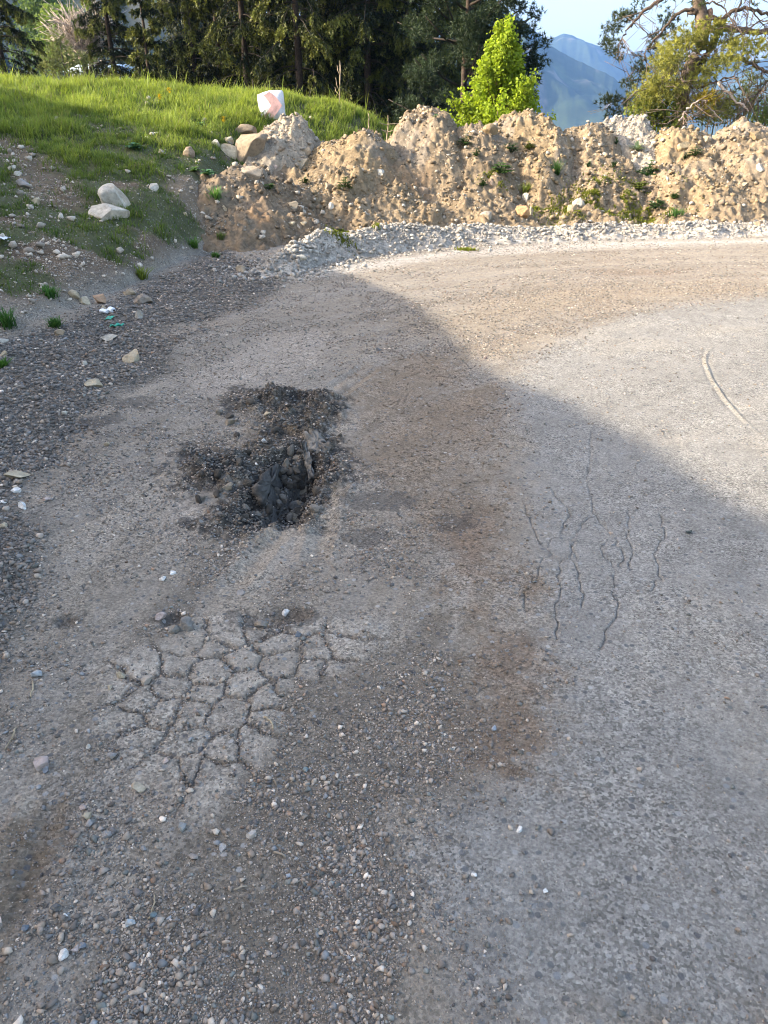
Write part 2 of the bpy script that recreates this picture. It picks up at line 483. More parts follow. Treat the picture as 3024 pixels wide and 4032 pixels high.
def craze(x, y):
    x = np.asarray(x, float); y = np.asarray(y, float)
    reg = np.zeros(x.shape); edge = np.full(x.shape, 1.0); blk = np.full(x.shape, 0.5)
    s = sdf(x, y, CRACK_REG)
    m = s > -0.35
    if not m.any():
        return reg, edge, blk
    X = x[m] + 0.035 * fbm(x[m], y[m], 10, 5, 71, 0.6); Y = y[m] + 0.035 * fbm(x[m], y[m], 10, 5, 72, 0.6)
    d = np.stack([np.hypot((X - a), (Y - b)) for a, b in CRACK_SEEDS])
    o = np.argsort(d, axis=0)[:2]
    d1 = np.take_along_axis(d, o[:1], 0)[0]; d2 = np.take_along_axis(d, o[1:2], 0)[0]
    sep = np.hypot(*(CRACK_SEEDS[o[0]] - CRACK_SEEDS[o[1]]).T)
    edge[m] = (d2 ** 2 - d1 ** 2) / (2 * sep)
    blk[m] = _hash(o[0], o[0] * 0, 5)
    reg[m] = sstep(-0.10, 0.06, s[m] + 0.03 + 0.16 * fbm(x[m], y[m], 5, 4, 73, 0.6))
    return reg, edge, blk

# ------------------------------------------------------------------ heaps of earth
def heap(px, py, Y, rx, ry, flat_top, tint, seed, steep=0.78, rot=0.0):
    p = far_pt(px, py, Y)
    if seed not in (11, 12, 13): rx = rx * 0.86
    return dict(x=p[0], y=p[1], z=p[2], rx=rx, ry=ry, ft=flat_top, tint=tint, seed=seed, steep=steep, rot=rot)

TAN = (0.212, 0.162, 0.106); YEL = (0.226, 0.168, 0.100); BRN = (0.172, 0.132, 0.09); WHT = (0.29, 0.25, 0.20); GRY = (0.31, 0.255, 0.19)
HEAPS = [
    ("dirt_mound", heap(1150, 396, 14.0, 0.85, 1.0, 0.05, GRY, 1, 1.0), "pale gravelly dirt mound with a pointed top just right of the red and white panel", 0.0),
    ("dirt_mound", heap(1430, 474, 13.3, 1.25, 1.0, 0.12, YEL, 2, 0.66), "smooth yellowish sand mound between the pale pointed mound and the tall flat topped mound", 0.0),
    ("dirt_mound", heap(1690, 424, 14.0, 0.95, 1.0, 0.32, TAN, 3, 0.95), "tall flat topped tan dirt mound just left of the lime green tree", 0.0),
    ("dirt_mound", heap(1905, 480, 13.8, 1.0, 0.9, 0.2, TAN, 4, 0.75), "low saddle of stony tan dirt directly under the lime green tree", 0.0),
    ("dirt_mound", heap(2120, 424, 14.3, 1.05, 1.0, 0.30, YEL, 5, 0.85), "broad stony yellow dirt mound just right of the lime green tree", 0.0),
    ("dirt_mound", heap(2320, 462, 14.2, 1.0, 1.05, 0.25, TAN, 6, 0.80), "crumbly tan mound below the blue mountain gap, with a spur running down to the moss", 0.0),
    ("dirt_mound", heap(2500, 446, 14.7, 1.15, 0.95, 0.30, WHT, 7, 0.70), "heap of whitish gravel rising below the old pine tree", 0.0),
    ("dirt_mound", heap(2740, 474, 13.9, 1.0, 1.1, 0.25, YEL, 8, 0.82), "smooth faced yellow dirt mound right of the whitish gravel heap", 0.0),
    ("dirt_mound", heap(2990, 462, 14.0, 1.2, 1.1, 0.4, TAN, 9, 0.82), "rough tan dirt mound at the right edge of the photo", 0.0),
    ("dirt_mound", heap(3420, 450, 14.2, 1.4, 1.1, 0.5, TAN, 10, 0.82), "tan dirt mound farther right along the bank, beyond the frame", 0.0),
    ("dirt_mound", heap(1360, 650, 13.2, 2.7, 0.9, 0.40, BRN, 11, 0.62), "low brown rubble bank with scattered stones in front of the taller mounds", 0.0),
    ("dirt_mound", heap(2350, 690, 13.2, 3.6, 0.80, 0.45, BRN, 12, 0.66), "low tan and brown footing bank of dirt behind the moss patch", 0.0),
    ("dirt_mound", heap(905, 640, 11.7, 1.2, 0.95, 0.40, BRN, 13, 0.55), "brown rubble hump that carries the big boulder", 0.0),
    ("dirt_mound", heap(2385, 640, 13.1, 0.45, 1.0, 0.1, TAN, 14, 0.95), "narrow stony spur left of the blue grey leaf rosette", 0.0),
    ("dirt_mound", heap(2700, 640, 13.0, 0.55, 1.0, 0.12, YEL, 15, 0.95), "steep yellow spur with a sheer shaded left flank", 0.0),
    ("dirt_mound", heap(2075, 690, 12.95, 0.5, 0.8, 0.12, TAN, 16, 0.85), "small tan spur above the pale road edge gravel, left of the moss", 0.0),
]

def heap_z(h, x, y, fine=True):
    base = z_big(x, y)
    wx = x - h["x"]; wy = y - h["y"]
    wob = 0.16 * fbm(x, y, 1.3, 2, 100 + h["seed"]) if fine else 0
    q = np.hypot(wx / h["rx"] * np.where(wx > 0, 1.28, 0.86), wy / h["ry"] * np.where((wy < 0) & (h["seed"] < 11), 0.86, 1.0)) + wob
    # rounded cone at angle of repose
    rr = np.maximum(q - h["ft"], 0)
    rr = np.sqrt(rr * rr + 0.02) - 0.1414
    zb = np.minimum(base, h["z"])
    k = h["ry"] if h["seed"] in (11, 12, 13) else 0.5 * (h["rx"] + h["ry"])
    z = h["z"] - h["steep"] * rr * k - (0.13 if fine else 0.0)
    if h["seed"] not in (11, 12, 13):            # steep head, long loose skirt
        top = np.maximum(h["z"] - zb, 0.05); s_ = (z - zb) / top
        z = np.where(s_ > 0, zb + top * np.clip(s_, 0, 1.2) ** 1.2, z)
    if fine:
        a = np.arctan2(wy, wx)
        gully = np.abs(noise(a * 3.0 + 0.4 * noise(x, y, 2, 9), q * 0.6, 1.0, 140 + h["seed"]))
        fade = sstep(0.1, 0.6, q)
        z = z - 0.02 * fade * (1 - gully) ** 3
        z = z + 0.22 * fbm(x, y, 1.3, 3, 149, 0.55) + 0.075 * fbm(x, y, 4.2, 4, 150, 0.6) + 0.058 * fbm(x, y, 13, 4, 151, 0.72)
        # slumped ribs on the front, gentle on the left and steep on the right
        p = (x - 0.45 * wy) / 1.5 + 0.55 * fbm(x, y, 0.8, 4, 157) + 0.31 * h["seed"]
        fr = p - np.floor(p)
        saw = np.where(fr < 0.74, fr / 0.74, (1 - fr) / 0.26)
        z = z + (0.11 * (saw * saw * (3 - 2 * saw)) - 0.06) * sstep(0.25, 0.7, q) * sstep(-0.05, 0.4, z - zb * 0.6)
        f1, f2, cid = worley(x + 0.03 * noise(x, y, 12, 8), y + 0.03 * noise(x, y, 12, 18), 8.5, 152)
        z = z + 0.085 * np.clip(0.55 - f1, 0, 1) * (cid > 0.35) * (0.4 + cid)
    return z

# white crushed-stone windrow along the road edge
WLINE = np.array([flat(*p) for p in [(1040, 1085), (1180, 1035), (1330, 1000), (1520, 975), (1720, 955), (2000, 938), (2300, 926), (2600, 920), (3024, 912), (3700, 905), (4600, 905)]])
def windrow_z(x, y, fine=True):
    pts = WLINE
    d = np.full(np.shape(x), 9.0); t = np.zeros(np.shape(x))
    X = np.asarray(x, float); Y = np.asarray(y, float)
    n = len(pts) - 1
    for i in range(n):
        ax, ay = pts[i]; bx, by = pts[i + 1]
        ex, ey = bx - ax, by - ay
        k = np.clip(((X - ax) * ex + (Y - ay) * ey) / (ex * ex + ey * ey), 0, 1)
        q = np.hypot(X - ax - k * ex, Y - ay - k * ey)
        t = np.where(q < d, (i + k) / n, t); d = np.minimum(d, q)
    hgt = np.interp(t, [0, 0.05, 0.12, 0.3, 0.5, 1], [0.04, 0.12, 0.19, 0.20, 0.14, 0.11])
    wid = np.interp(t, [0, 0.1, 0.3, 0.5, 1], [0.25, 0.36, 0.45, 0.52, 0.6])
    if fine:
        hgt = hgt * (1 + 0.75 * fbm(X, Y, 1.9, 3, 171))
        d = d + 0.12 * fbm(X, Y, 2.0, 3, 170)
    s = np.clip(1 - np.abs(d) / wid, 0, 1)
    z = z_big(X, Y) - 0.03 + (hgt + 0.03) * (s ** 0.8) * sstep(0, 0.05, s)
    if fine:
        z = z + sstep(0, 0.25, s) * (0.05 * fbm(X, Y, 7, 4, 172, 0.65))
    return z

def surf(x, y, fine=True):
    z = ground_z(x, y, fine)
    z = np.maximum(z, windrow_z(x, y, fine))
    for _, h, _, _ in HEAPS:
        z = np.maximum(z, heap_z(h, x, y, fine))
    return z

_T = np.concatenate([np.linspace(1.2, 6, 260), np.linspace(6.03, 20, 520)])
def at(px, py):
    """where the line of sight through a photo pixel meets the modelled ground"""
    d = px_ray(px, py); d = d / math.hypot(d[0], d[1])
    P = np.array([0, 0, EYE])[None] + _T[:, None] * d[None]
    if py > 1100:
        f = flat(px, py)
        k = np.abs(_T - math.hypot(*f)) < 0.9
        P = P[k]
        z = ground_z(P[:, 0], P[:, 1])
    else:
        z = surf(P[:, 0], P[:, 1], True)
    hit = np.nonzero(P[:, 2] <= z)[0]
    i = hit[0] if len(hit) else len(P) - 1
    p = P[i].copy(); p[2] = z[i]
    return p

def depth_of(p):
    return p[1] * math.cos(PITCH) - (p[2] - EYE) * math.sin(PITCH)

# ------------------------------------------------------------------ zones of the ground surface
Z_ASPH = poly_px([(1760, 4300), (1690, 3800), (1560, 3350), (1750, 3120), (1990, 3020), (2110, 2900), (2060, 2500), (2040, 2100), (2010, 1800), (1980, 1620), (2020, 1430), (2300, 1290),
                  (2600, 1200), (3024, 1160), (3800, 1130), (4200, 2000), (3600, 4300)])
Z_BROWN = poly_px([(1290, 1560), (1420, 1440), (1560, 1400), (1760, 1400), (1960, 1580), (2030, 1850), (2040, 2100), (2050, 2500), (2110, 2860), (2010, 3040), (1880, 2980), (1850, 2700), (1770, 2300),
                   (1690, 2120), (1560, 1960), (1440, 1830), (1340, 1760)])
Z_BROWN2 = poly_px([(1500, 1260), (1750, 1230), (2100, 1130), (2500, 1100), (3024, 1095), (3600, 1095), (3600, 1160), (3000, 1165), (2600, 1190), (2250, 1270), (2000, 1400), (1850, 1400), (1650, 1330)])
Z_LOOSE = poly_px([(700, 3150), (900, 2900), (1150, 2650), (1500, 2500), (1780, 2300), (1900, 2700), (1990, 3000), (1700, 3150), (1560, 3350), (1680, 3800), (1740, 4400), (200, 4400), (350, 3700), (560, 3350)])
Z_DUST = [poly_px(p) for p in [
    [(760, 1480), (1000, 1330), (1300, 1280), (1290, 1420), (1150, 1510), (900, 1560), (760, 1560)],
    [(180, 1850), (300, 1640), (420, 1580), (380, 1700), (260, 1900), (150, 2000), (60, 2020)],
    [(590, 1300), (760, 1250), (870, 1260), (720, 1330), (600, 1340)],
    [(600, 2060), (680, 1960), (860, 1940), (880, 2000), (800, 2080), (640, 2120)],
    [(-60, 3350), (60, 3150), (200, 2960), (230, 3060), (120, 3230), (-60, 3420)],
    [(340, 3560), (440, 3500), (520, 3480), (520, 3600), (430, 3700), (340, 3660)],
    [(1320, 1660), (1420, 1600), (1450, 1700), (1350, 1830), (1290, 1800)],
    [(960, 2200), (1100, 2080), (1330, 2060), (1330, 2180), (1200, 2260), (950, 2300)]]]
Z_TARDUST = poly_px([(860, 1660), (1000, 1590), (1150, 1600), (1290, 1640), (1260, 1760), (1130, 1770), (1010, 1840), (880, 1800), (800, 1740)])
Z_COARSE = poly_px([(-150, 3750), (60, 3500), (350, 3150), (640, 3250), (950, 3380), (1000, 3500), (800, 3700), (760, 4250), (-200, 4300)])
Z_TRACK = poly_px([(-200, 3700), (-40, 3350), (120, 3160), (280, 3130), (250, 3330), (160, 3560), (60, 3850), (-100, 4200)])
Z_WHITE = poly_px([(1000, 1110), (1200, 1090), (1500, 1060), (1800, 1010), (2300, 980), (3024, 960), (4000, 955), (4000, 930), (3024, 940), (2300, 950), (1800, 980), (1300, 1040)])
Z_REDDISH = [poly_px(p) for p in [[(620, 3140), (720, 3090), (760, 3110), (680, 3190)], [(1880, 2560), (2040, 2500), (2060, 2720), (1900, 2740)], [(1850, 2820), (2050, 2870), (2000, 3010), (1870, 2960)],
                                  [(1700, 2080), (1900, 2020), (1960, 2280), (1860, 2400), (1780, 2250)], [(2330, 1055), (2700, 1065), (2600, 1090), (2350, 1085)]]]
Z_PALE = poly_px([(1760, 3890), (1860, 3850), (1880, 3930), (1800, 3960)])

def grass_mask(x, y):
    """how green the left bank is"""
    zb = z_big(x, y)
    y0 = np.interp(x, TOE_X, TOE_Y)
    t = np.clip((y - y0) / (16.2 - y0), 0, 1.2)
    n = fbm(x, y, 1.5, 5, 201, 0.62)
    g = sstep(-0.10, 0.16, n + 1.15 * (t - 0.20))
    g = np.where(t > 0.78, 1.0, g)
    g = g * sstep(0.04, 0.2, zb) * sstep(0.02, 0.12, t)
    # bare dirt path up towards the boulder, and bare cut face at far left
    path = line_d(x, y, PATH)[0]
    g = g * sstep(0.14, 0.40, path + 0.2 * fbm(x, y, 2.5, 3, 207))
    cut = line_d(x, y, CUT)[0]
    g = g * (1 - 0.85 * sstep(0.42, 0.12, cut + 0.2 * fbm(x, y, 2.5, 3, 209)))
    return np.clip(g, 0, 1)

def _bigat(px, py):
    d = px_ray(px, py); d = d / math.hypot(d[0], d[1])
    P = np.array([0, 0, EYE])[None] + _T[:, None] * d[None]
    z = z_big(P[:, 0], P[:, 1])
    hit = np.nonzero(P[:, 2] <= z)[0]
    return P[hit[0]] if len(hit) else P[-1]
PATH = np.array([_bigat(*p)[:2] for p in [(1000, 1060), (900, 960), (800, 850), (760, 740)]])
CUT = np.array([_bigat(*p)[:2] for p in [(-200, 520), (40, 560), (140, 680), (230, 790)]])

def c3(*c):
    return np.array(c, float)

def mixc(a, b, m):
    m = m[:, None]
    return a * (1 - m) + b * m

def ground_col(x, y):
    n1 = fbm(x, y, 1.1, 4, 301); n2 = fbm(x, y, 6, 4, 305, 0.6); n3 = fbm(x, y, 40, 3, 309, 0.7); n4 = fbm(x, y, 2.6, 4, 313)
    col = np.empty((len(x), 3)); col[:] = c3(0.272, 0.230, 0.180)
    col *= (1 + 0.10 * n1)[:, None]
    nh = fbm(x, y, 24, 4, 323, 0.7)
    sx, sy = x - 4.5, y - 1.2
    rr = np.hypot(sx, sy); th = np.arctan2(sy, -sx)
    st = fbm(th * 1.6 + 3, rr * 5.5, 1.0, 4, 325, 0.6); st2 = fbm(th * 3.0, rr * 17, 1.0, 3, 328, 0.6)
    edge = 0.10 * n2 + 0.11 * n4 + 0.12 * nh + 0.10 * st
    col *= (1 + 0.22 * st + 0.10 * st2)[:, None]
    col = mixc(col, c3(0.255, 0.225, 0.188), sstep(-0.1, 0.3, st2 + 0.5 * n1) * 0.6)
    # wheel tracks following the bend
    for r0, w0, sd, amt in ((5.05, 0.085, 1, 0.20), (5.35, 0.07, 2, -0.14), (5.95, 0.09, 3, 0.18), (6.45, 0.08, 4, -0.16), (6.9, 0.09, 5, 0.18), (4.45, 0.08, 6, 0.12), (7.5, 0.1, 7, 0.15)):
        off = np.abs(rr - r0 + 0.10 * noise(th * 1.3, th * 0, 1.0, 340 + sd) + 0.012 * nh)
        m = sstep(w0, w0 * 0.72, off) * sstep(-0.15, 0.2, fbm(th * 2.2 + sd, rr * 0.4, 1.0, 3, 350 + sd))
        col *= (1 + amt * m * (0.7 + 0.3 * np.sign(np.sin(th * r0 * 95 + off * 60))))[:, None]
    # asphalt
    a = sstep(-0.10, 0.14, sdf(x, y, Z_ASPH) + edge * 1.2)
    asph = c3(0.266, 0.246, 0.216) * (1 + 0.07 * n1 + 0.05 * n4 + 0.07 * st + 0.05 * st2)[:, None]
    col = mixc(col, asph, a)
    # dusty film on the asphalt
    film = sstep(0.0, 0.4, 0.6 * n4 + 0.4 * n1 + 0.6 * st) * a
    col = mixc(col, c3(0.31, 0.275, 0.225), 0.5 * film)
    l = sstep(-0.06, 0.08, sdf(x, y, Z_LOOSE) + edge)
    col = mixc(col, c3(0.190, 0.160, 0.124) * (1 + 0.15 * n2)[:, None], 0.92 * l)
    b = sstep(-0.16, 0.20, sdf(x, y, Z_BROWN) + edge * 1.9)
    col = mixc(col, c3(0.212, 0.162, 0.114) * (1 + 0.2 * n2)[:, None], np.clip(0.72 + 0.35 * n4 + 0.35 * st + 0.3 * nh, 0, 0.9) * b)
    b2 = sstep(-0.25, 0.35, sdf(x, y, Z_BROWN2) + 0.25 * n4 + 0.1 * n2)
    streak = 0.6 + 0.4 * fbm(x * 0.35, np.hypot(x - 3.2, y - 4.5) * 2.5, 1.3, 3, 320)
    col = mixc(col, c3(0.285, 0.225, 0.155), 0.75 * b2 * np.clip(0.6 + 0.9 * st + 0.4 * st2, 0.1, 1))
    for p in Z_DUST:
        d = sstep(-0.08, 0.14, sdf(x, y, p) + edge)
        col = mixc(col, c3(0.335, 0.285, 0.23) * (1 + 0.1 * n2)[:, None], 0.8 * d)
    for p in Z_REDDISH:
        d = sstep(-0.10, 0.14, sdf(x, y, p) + edge)
        col = mixc(col, c3(0.20, 0.138, 0.098), 0.45 * d)
    d = sstep(-0.04, 0.10, sdf(x, y, Z_PALE) + 0.05 * n2)
    col = mixc(col, c3(0.36, 0.35, 0.34), 0.7 * d)
    tr = sstep(-0.05, 0.10, sdf(x, y, Z_TRACK) + edge * 0.6)
    col = mixc(col, c3(0.175, 0.130, 0.086), 0.85 * tr)
    # dark gravel verge
    v = verge_mask(x, y)
    vc = c3(0.125, 0.112, 0.097) * (1 + 0.35 * n2 + 0.25 * n4)[:, None]
    vd = sstep(-0.15, 0.35, n4 - 0.25 * n1 + 0.4 * st)
    vc = mixc(vc, c3(0.205, 0.170, 0.135), 0.75 * vd)
    col = mixc(col, vc, 0.9 * v)
    for p in Z_DUST[1:3]:
        d = sstep(-0.08, 0.14, sdf(x, y, p) + edge)
        col = mixc(col, c3(0.30, 0.245, 0.185), 0.8 * d)
    # white crushed stone dust at the road edge
    w = sstep(-0.15, 0.2, sdf(x, y, Z_WHITE) + edge)
    col = mixc(col, c3(0.42, 0.385, 0.335), 0.8 * w)
    # tar
    t = sstep(-0.12, 0.06, sdf(x, y, TAR) + 0.12 * n2 + 0.08 * n4 + 0.20 * nh)
    tc = c3(0.052, 0.047, 0.042) * (1 + 0.3 * n2)[:, None]
    dust = sstep(0.15, 0.6, n4 * 0.8 + 0.7 * n2 + 0.25 * fbm(x, y, 18, 3, 341)) * sstep(0.22, 0.0, sdf(x, y, POT) + 0.15)
    tc = mixc(tc, c3(0.155, 0.13, 0.10), 0.85 * np.maximum(dust * 0.7, sstep(-0.06, 0.06, sdf(x, y, Z_TARDUST) + 0.08 * n2)))
    col = mixc(col, tc, 0.97 * t)
    h = sdf(x, y, POT)
    wl = wall_side(x, y)
    col = mixc(col, c3(0.030, 0.027, 0.025) * (1 + 0.5 * nh)[:, None], 0.85 * sstep(-0.02, 0.05, h))
    col = mixc(col, c3(0.20, 0.185, 0.165) * (1 + 0.45 * fbm(x, y, 35, 2, 330))[:, None], 0.9 * ((wl > -0.02) & (wl < 0.035) & (h > 0.0)))
    col = mixc(col, c3(0.10, 0.085, 0.068), 0.7 * sstep(0.12, 0.2, wl) * (h > 0) * sstep(-0.2, 0.3, n2))
    # crack soil, and crazed blocks a little greyer than the grit round them
    cr, ed, bl = craze(x, y)
    blockc = c3(0.350, 0.305, 0.248) * (0.88 + 0.24 * bl)[:, None] * (1 + 0.12 * n3)[:, None]
    col = mixc(col, blockc, 0.85 * cr * sstep(0.003, 0.02, ed + 0.01 * nh))
    col = mixc(col, c3(0.115, 0.097, 0.08), 0.45 * cr * sstep(0.007, 0.002, ed) * sstep(-0.6, 0.1, n2 + nh))
    for i, c in enumerate(CRACKS):
        d, tt = line_d(x + 0.012 * noise(x, y, 26, 40 + i), y + 0.012 * noise(x, y, 26, 60 + i), c)
        col = mixc(col, c3(0.070, 0.060, 0.050), 0.20 * np.exp(-(d / 0.0035) ** 2) * sstep(-0.9, -0.2, noise(x, y, 7, 95)))
    for c in RUTS[:2]:
        d, tt = line_d(x, y, c)
        col = mixc(col, c3(0.335, 0.285, 0.22), 0.75 * np.exp(-(d / 0.055) ** 2) * sstep(0, 0.12, tt) * sstep(1, 0.8, tt) * (0.75 + 0.25 * np.sign(np.sin(tt * 110))))
    d, tt = line_d(x, y, RIDGE_MARK)
    col = mixc(col, c3(0.34, 0.30, 0.23), 0.5 * np.exp(-(d / 0.010) ** 2) * sstep(0.0, 0.25, tt) * sstep(1.0, 0.6, tt))
    for (px, py, rr) in [(1000, 2440, 0.10), (1120, 2430, 0.12), (690, 2430, 0.07), (265, 2445, 0.06), (1790, 2060, 0.14), (1500, 1960, 0.16), (1430, 2110, 0.10), (540, 1590, 0.25), (420, 1650, 0.2)]:
        c = flat(px, py)
        q = np.hypot((x - c[0]) / rr, (y - c[1]) / (rr * 0.75)) + 1.1 * n2 + 0.9 * nh
        col = mixc(col, c3(0.075, 0.066, 0.058), 0.6 * sstep(0.9, 0.55, q))
    # the left bank
    zb = z_big(x, y)
    bk = sstep(0.03, 0.22, zb)
    soil = c3(0.155, 0.114, 0.077) * (1 + 0.3 * n2 + 0.15 * n4)[:, None]
    col = mixc(col, soil, bk)
    pd, _ = line_d(x, y, PATH)
    col = mixc(col, c3(0.235, 0.18, 0.12), 0.7 * sstep(0.5, 0.15, pd + 0.2 * n4) * bk)
    g = grass_mask(x, y)
    col = mixc(col, c3(0.055, 0.075, 0.028) * (1 + 0.3 * n2)[:, None], 0.75 * g)
    front = (y > 11.2) & (x > -2.3) & (zb < 0.6)
    col = mixc(col, c3(0.29, 0.225, 0.145) * (1 + 0.15 * n2)[:, None], front * sstep(10.2, 11.6, y))
    # forest floor and beyond
    ff = sstep(16.8, 19, y)
    col = mixc(col, c3(0.035, 0.032, 0.020), ff)
    out = sstep(-6, -7.5, x) * (1 - ff)
    col = mixc(col, c3(0.07, 0.085, 0.035), 0.8 * out)
    r = np.hypot(x, y)
    col = mixc(col, c3(0.05, 0.07, 0.03), sstep(40, 80, r))
    col *= (1 + 0.22 * n3 + 0.14 * fbm(x, y, 14, 3, 317))[:, None]
    return np.clip(col, 0.01, 0.8)

# ------------------------------------------------------------------ the ground sheet
def build_ground():
    fine = np.arange(-43, 43.01, 0.08)
    rest = np.concatenate([np.linspace(-180, -60, 31), np.linspace(-57, -44, 10)])
    az = np.radians(np.concatenate([rest, fine, -rest[::-1]]))
    rs = [0.05]
    while rs[-1] < 9000:
        r = rs[-1]
        if r < 0.6: dr = 0.12
        elif r < 20: dr = max(0.0028, min(0.0009 * (2.56 + r * r), 0.0045 * r))
        elif r < 60: dr = 0.03 * r
        else: dr = 0.15 * r
        rs.append(r + dr)
    rs = np.array(rs)
    A, Rr = np.meshgrid(az, rs)
    x = (Rr * np.sin(A)).ravel(); y = (Rr * np.cos(A)).ravel()
    z = ground_z(x, y)
    col = ground_col(x, y)
    o = link_mesh("ground", np.stack([x, y, z], 1), [grid_faces(len(rs), len(az))[:, ::-1]], M_GROUND, col, None, True)
    return tag(o, "dusty cracked asphalt road and dirt shoulder running up to a grassy bank", "ground", kind="structure")
build_ground()

# ------------------------------------------------------------------ heaps and windrow as meshes
def build_heap(name, h, label):
    rx = (h["ft"] + 1.9 / h["steep"]) * h["rx"] + 0.2
    ry = (h["ft"] + 1.9 / h["steep"]) * h["ry"] + 0.2
    st = 0.021
    nx = int(2 * rx / st); ny = int(2 * ry / st)
    X, Y = np.meshgrid(np.linspace(h["x"] - rx, h["x"] + rx, nx), np.linspace(h["y"] - ry, h["y"] + ry, ny))
    x = X.ravel(); y = Y.ravel()
    z = heap_z(h, x, y)
    g = z_big(x, y)
    n = fbm(x, y, 2.2, 4, 401); n2 = fbm(x, y, 11, 4, 405, 0.6)
    col = np.empty((len(x), 3)); col[:] = h["tint"]
    col *= (1 + 0.16 * n + 0.16 * n2)[:, None]
    grey = sstep(0.0, 0.35, fbm(x, y, 1.7, 4, 413) + 0.3 * n2)
    col = mixc(col, c3(0.185, 0.160, 0.130) * (1 + 0.25 * n2)[:, None], 0.65 * grey)
    low = sstep(0.95, 0.35, z - 0 * g + 0.35 * n)
    lowc = c3(0.175, 0.128, 0.082) if h["seed"] in (11, 12, 13) else c3(0.205, 0.155, 0.10)
    col = mixc(col, lowc * (1 + 0.2 * n2)[:, None], 0.75 * low)
    red = sstep(0.25, 0.5, fbm(x, y, 1.4, 3, 409)) * low
    col = mixc(col, c3(0.20, 0.12, 0.065), 0.5 * red)
    keep = z > g - 0.06
    F = grid_faces(ny, nx)
    F = F[keep[F].any(1)]
    used = np.zeros(len(x), bool); used[F.ravel()] = True
    idx = np.cumsum(used) - 1
    o = link_mesh(name, np.stack([x, y, z], 1)[used], [idx[F]], M_MOUND, col[used], None, True)
    tag(o, label, "dirt mound", "mounds of dumped earth along the road edge")
for nm, h, lab, _ in HEAPS:
    build_heap(nm, h, lab)

def build_windrow():
    X, Y = np.meshgrid(np.arange(-2.2, 9.2, 0.016), np.arange(7.6, 13.2, 0.02))
    x = X.ravel(); y = Y.ravel()
    z = windrow_z(x, y); g = z_big(x, y)
    n = fbm(x, y, 3, 4, 421); n2 = fbm(x, y, 14, 4, 425, 0.6)
    col = np.empty((len(x), 3)); col[:] = c3(0.335, 0.30, 0.255)
    col *= (1 + 0.12 * n + 0.18 * n2)[:, None]
    keep = z > g - 0.02
    F = grid_faces(*X.shape); F = F[keep[F].any(1)]
    used = np.zeros(len(x), bool); used[F.ravel()] = True
    idx = np.cumsum(used) - 1
    o = link_mesh("gravel_ridge", np.stack([x, y, z], 1)[used], [idx[F]], M_WIND, col[used], None, True)
    tag(o, "low ridge of white crushed stone along the outer edge of the bend", "gravel ridge")
build_windrow()

# ------------------------------------------------------------------ rocks
def ico(sub):
    t = (1 + 5 ** 0.5) / 2
    V = [(-1, t, 0), (1, t, 0), (-1, -t, 0), (1, -t, 0), (0, -1, t), (0, 1, t), (0, -1, -t), (0, 1, -t), (t, 0, -1), (t, 0, 1), (-t, 0, -1), (-t, 0, 1)]
    F = [(0, 11, 5), (0, 5, 1), (0, 1, 7), (0, 7, 10), (0, 10, 11), (1, 5, 9), (5, 11, 4), (11, 10, 2), (10, 7, 6), (7, 1, 8), (3, 9, 4), (3, 4, 2), (3, 2, 6), (3, 6, 8), (3, 8, 9), (4, 9, 5), (2, 4, 11), (6, 2, 10), (8, 6, 7), (9, 8, 1)]
    V = [np.array(v) / np.linalg.norm(v) for v in V]
    for _ in range(sub):
        cache = {}; G = []
        def mid(a, b):
            k = (min(a, b), max(a, b))
            if k not in cache:
                m = V[a] + V[b]; V.append(m / np.linalg.norm(m)); cache[k] = len(V) - 1
            return cache[k]
        for a, b, c in F:
            ab, bc, ca = mid(a, b), mid(b, c), mid(c, a)
            G += [(a, ab, ca), (b, bc, ab), (c, ca, bc), (ab, bc, ca)]
        F = G
    return np.array(V), np.array(F)
ICO = {k: ico(k) for k in (0, 1, 2, 3)}

def rock_shape(rng, sub=2, facets=9, rough=0.06):
    V, F = ICO[sub]; V = V.copy()
    for _ in range(facets):
        n = rng.normal(size=3); n /= np.linalg.norm(n)
        d = rng.uniform(0.38, 0.74)
        k = np.maximum(V @ n - d, 0)
        V -= k[:, None] * n[None]
    V /= np.abs(V).max(0)[None]
    s = rng.integers(1, 9999)
    V *= (1 + rough * fbm(V[:, 0] * 2 + s, V[:, 1] * 2 + V[:, 2] * 1.7, 1.3, 3, 7))[:, None]
    return V, F

def rot_rand(rng, n):
    q = rng.normal(size=(n, 4)); q /= np.linalg.norm(q, axis=1)[:, None]
    w, x, y, z = q.T
    return np.stack([np.stack([1 - 2 * (y * y + z * z), 2 * (x * y - z * w), 2 * (x * z + y * w)], -1),
                     np.stack([2 * (x * y + z * w), 1 - 2 * (x * x + z * z), 2 * (y * z - x * w)], -1),
                     np.stack([2 * (x * z - y * w), 2 * (y * z + x * w), 1 - 2 * (x * x + y * y)], -1)], 1)

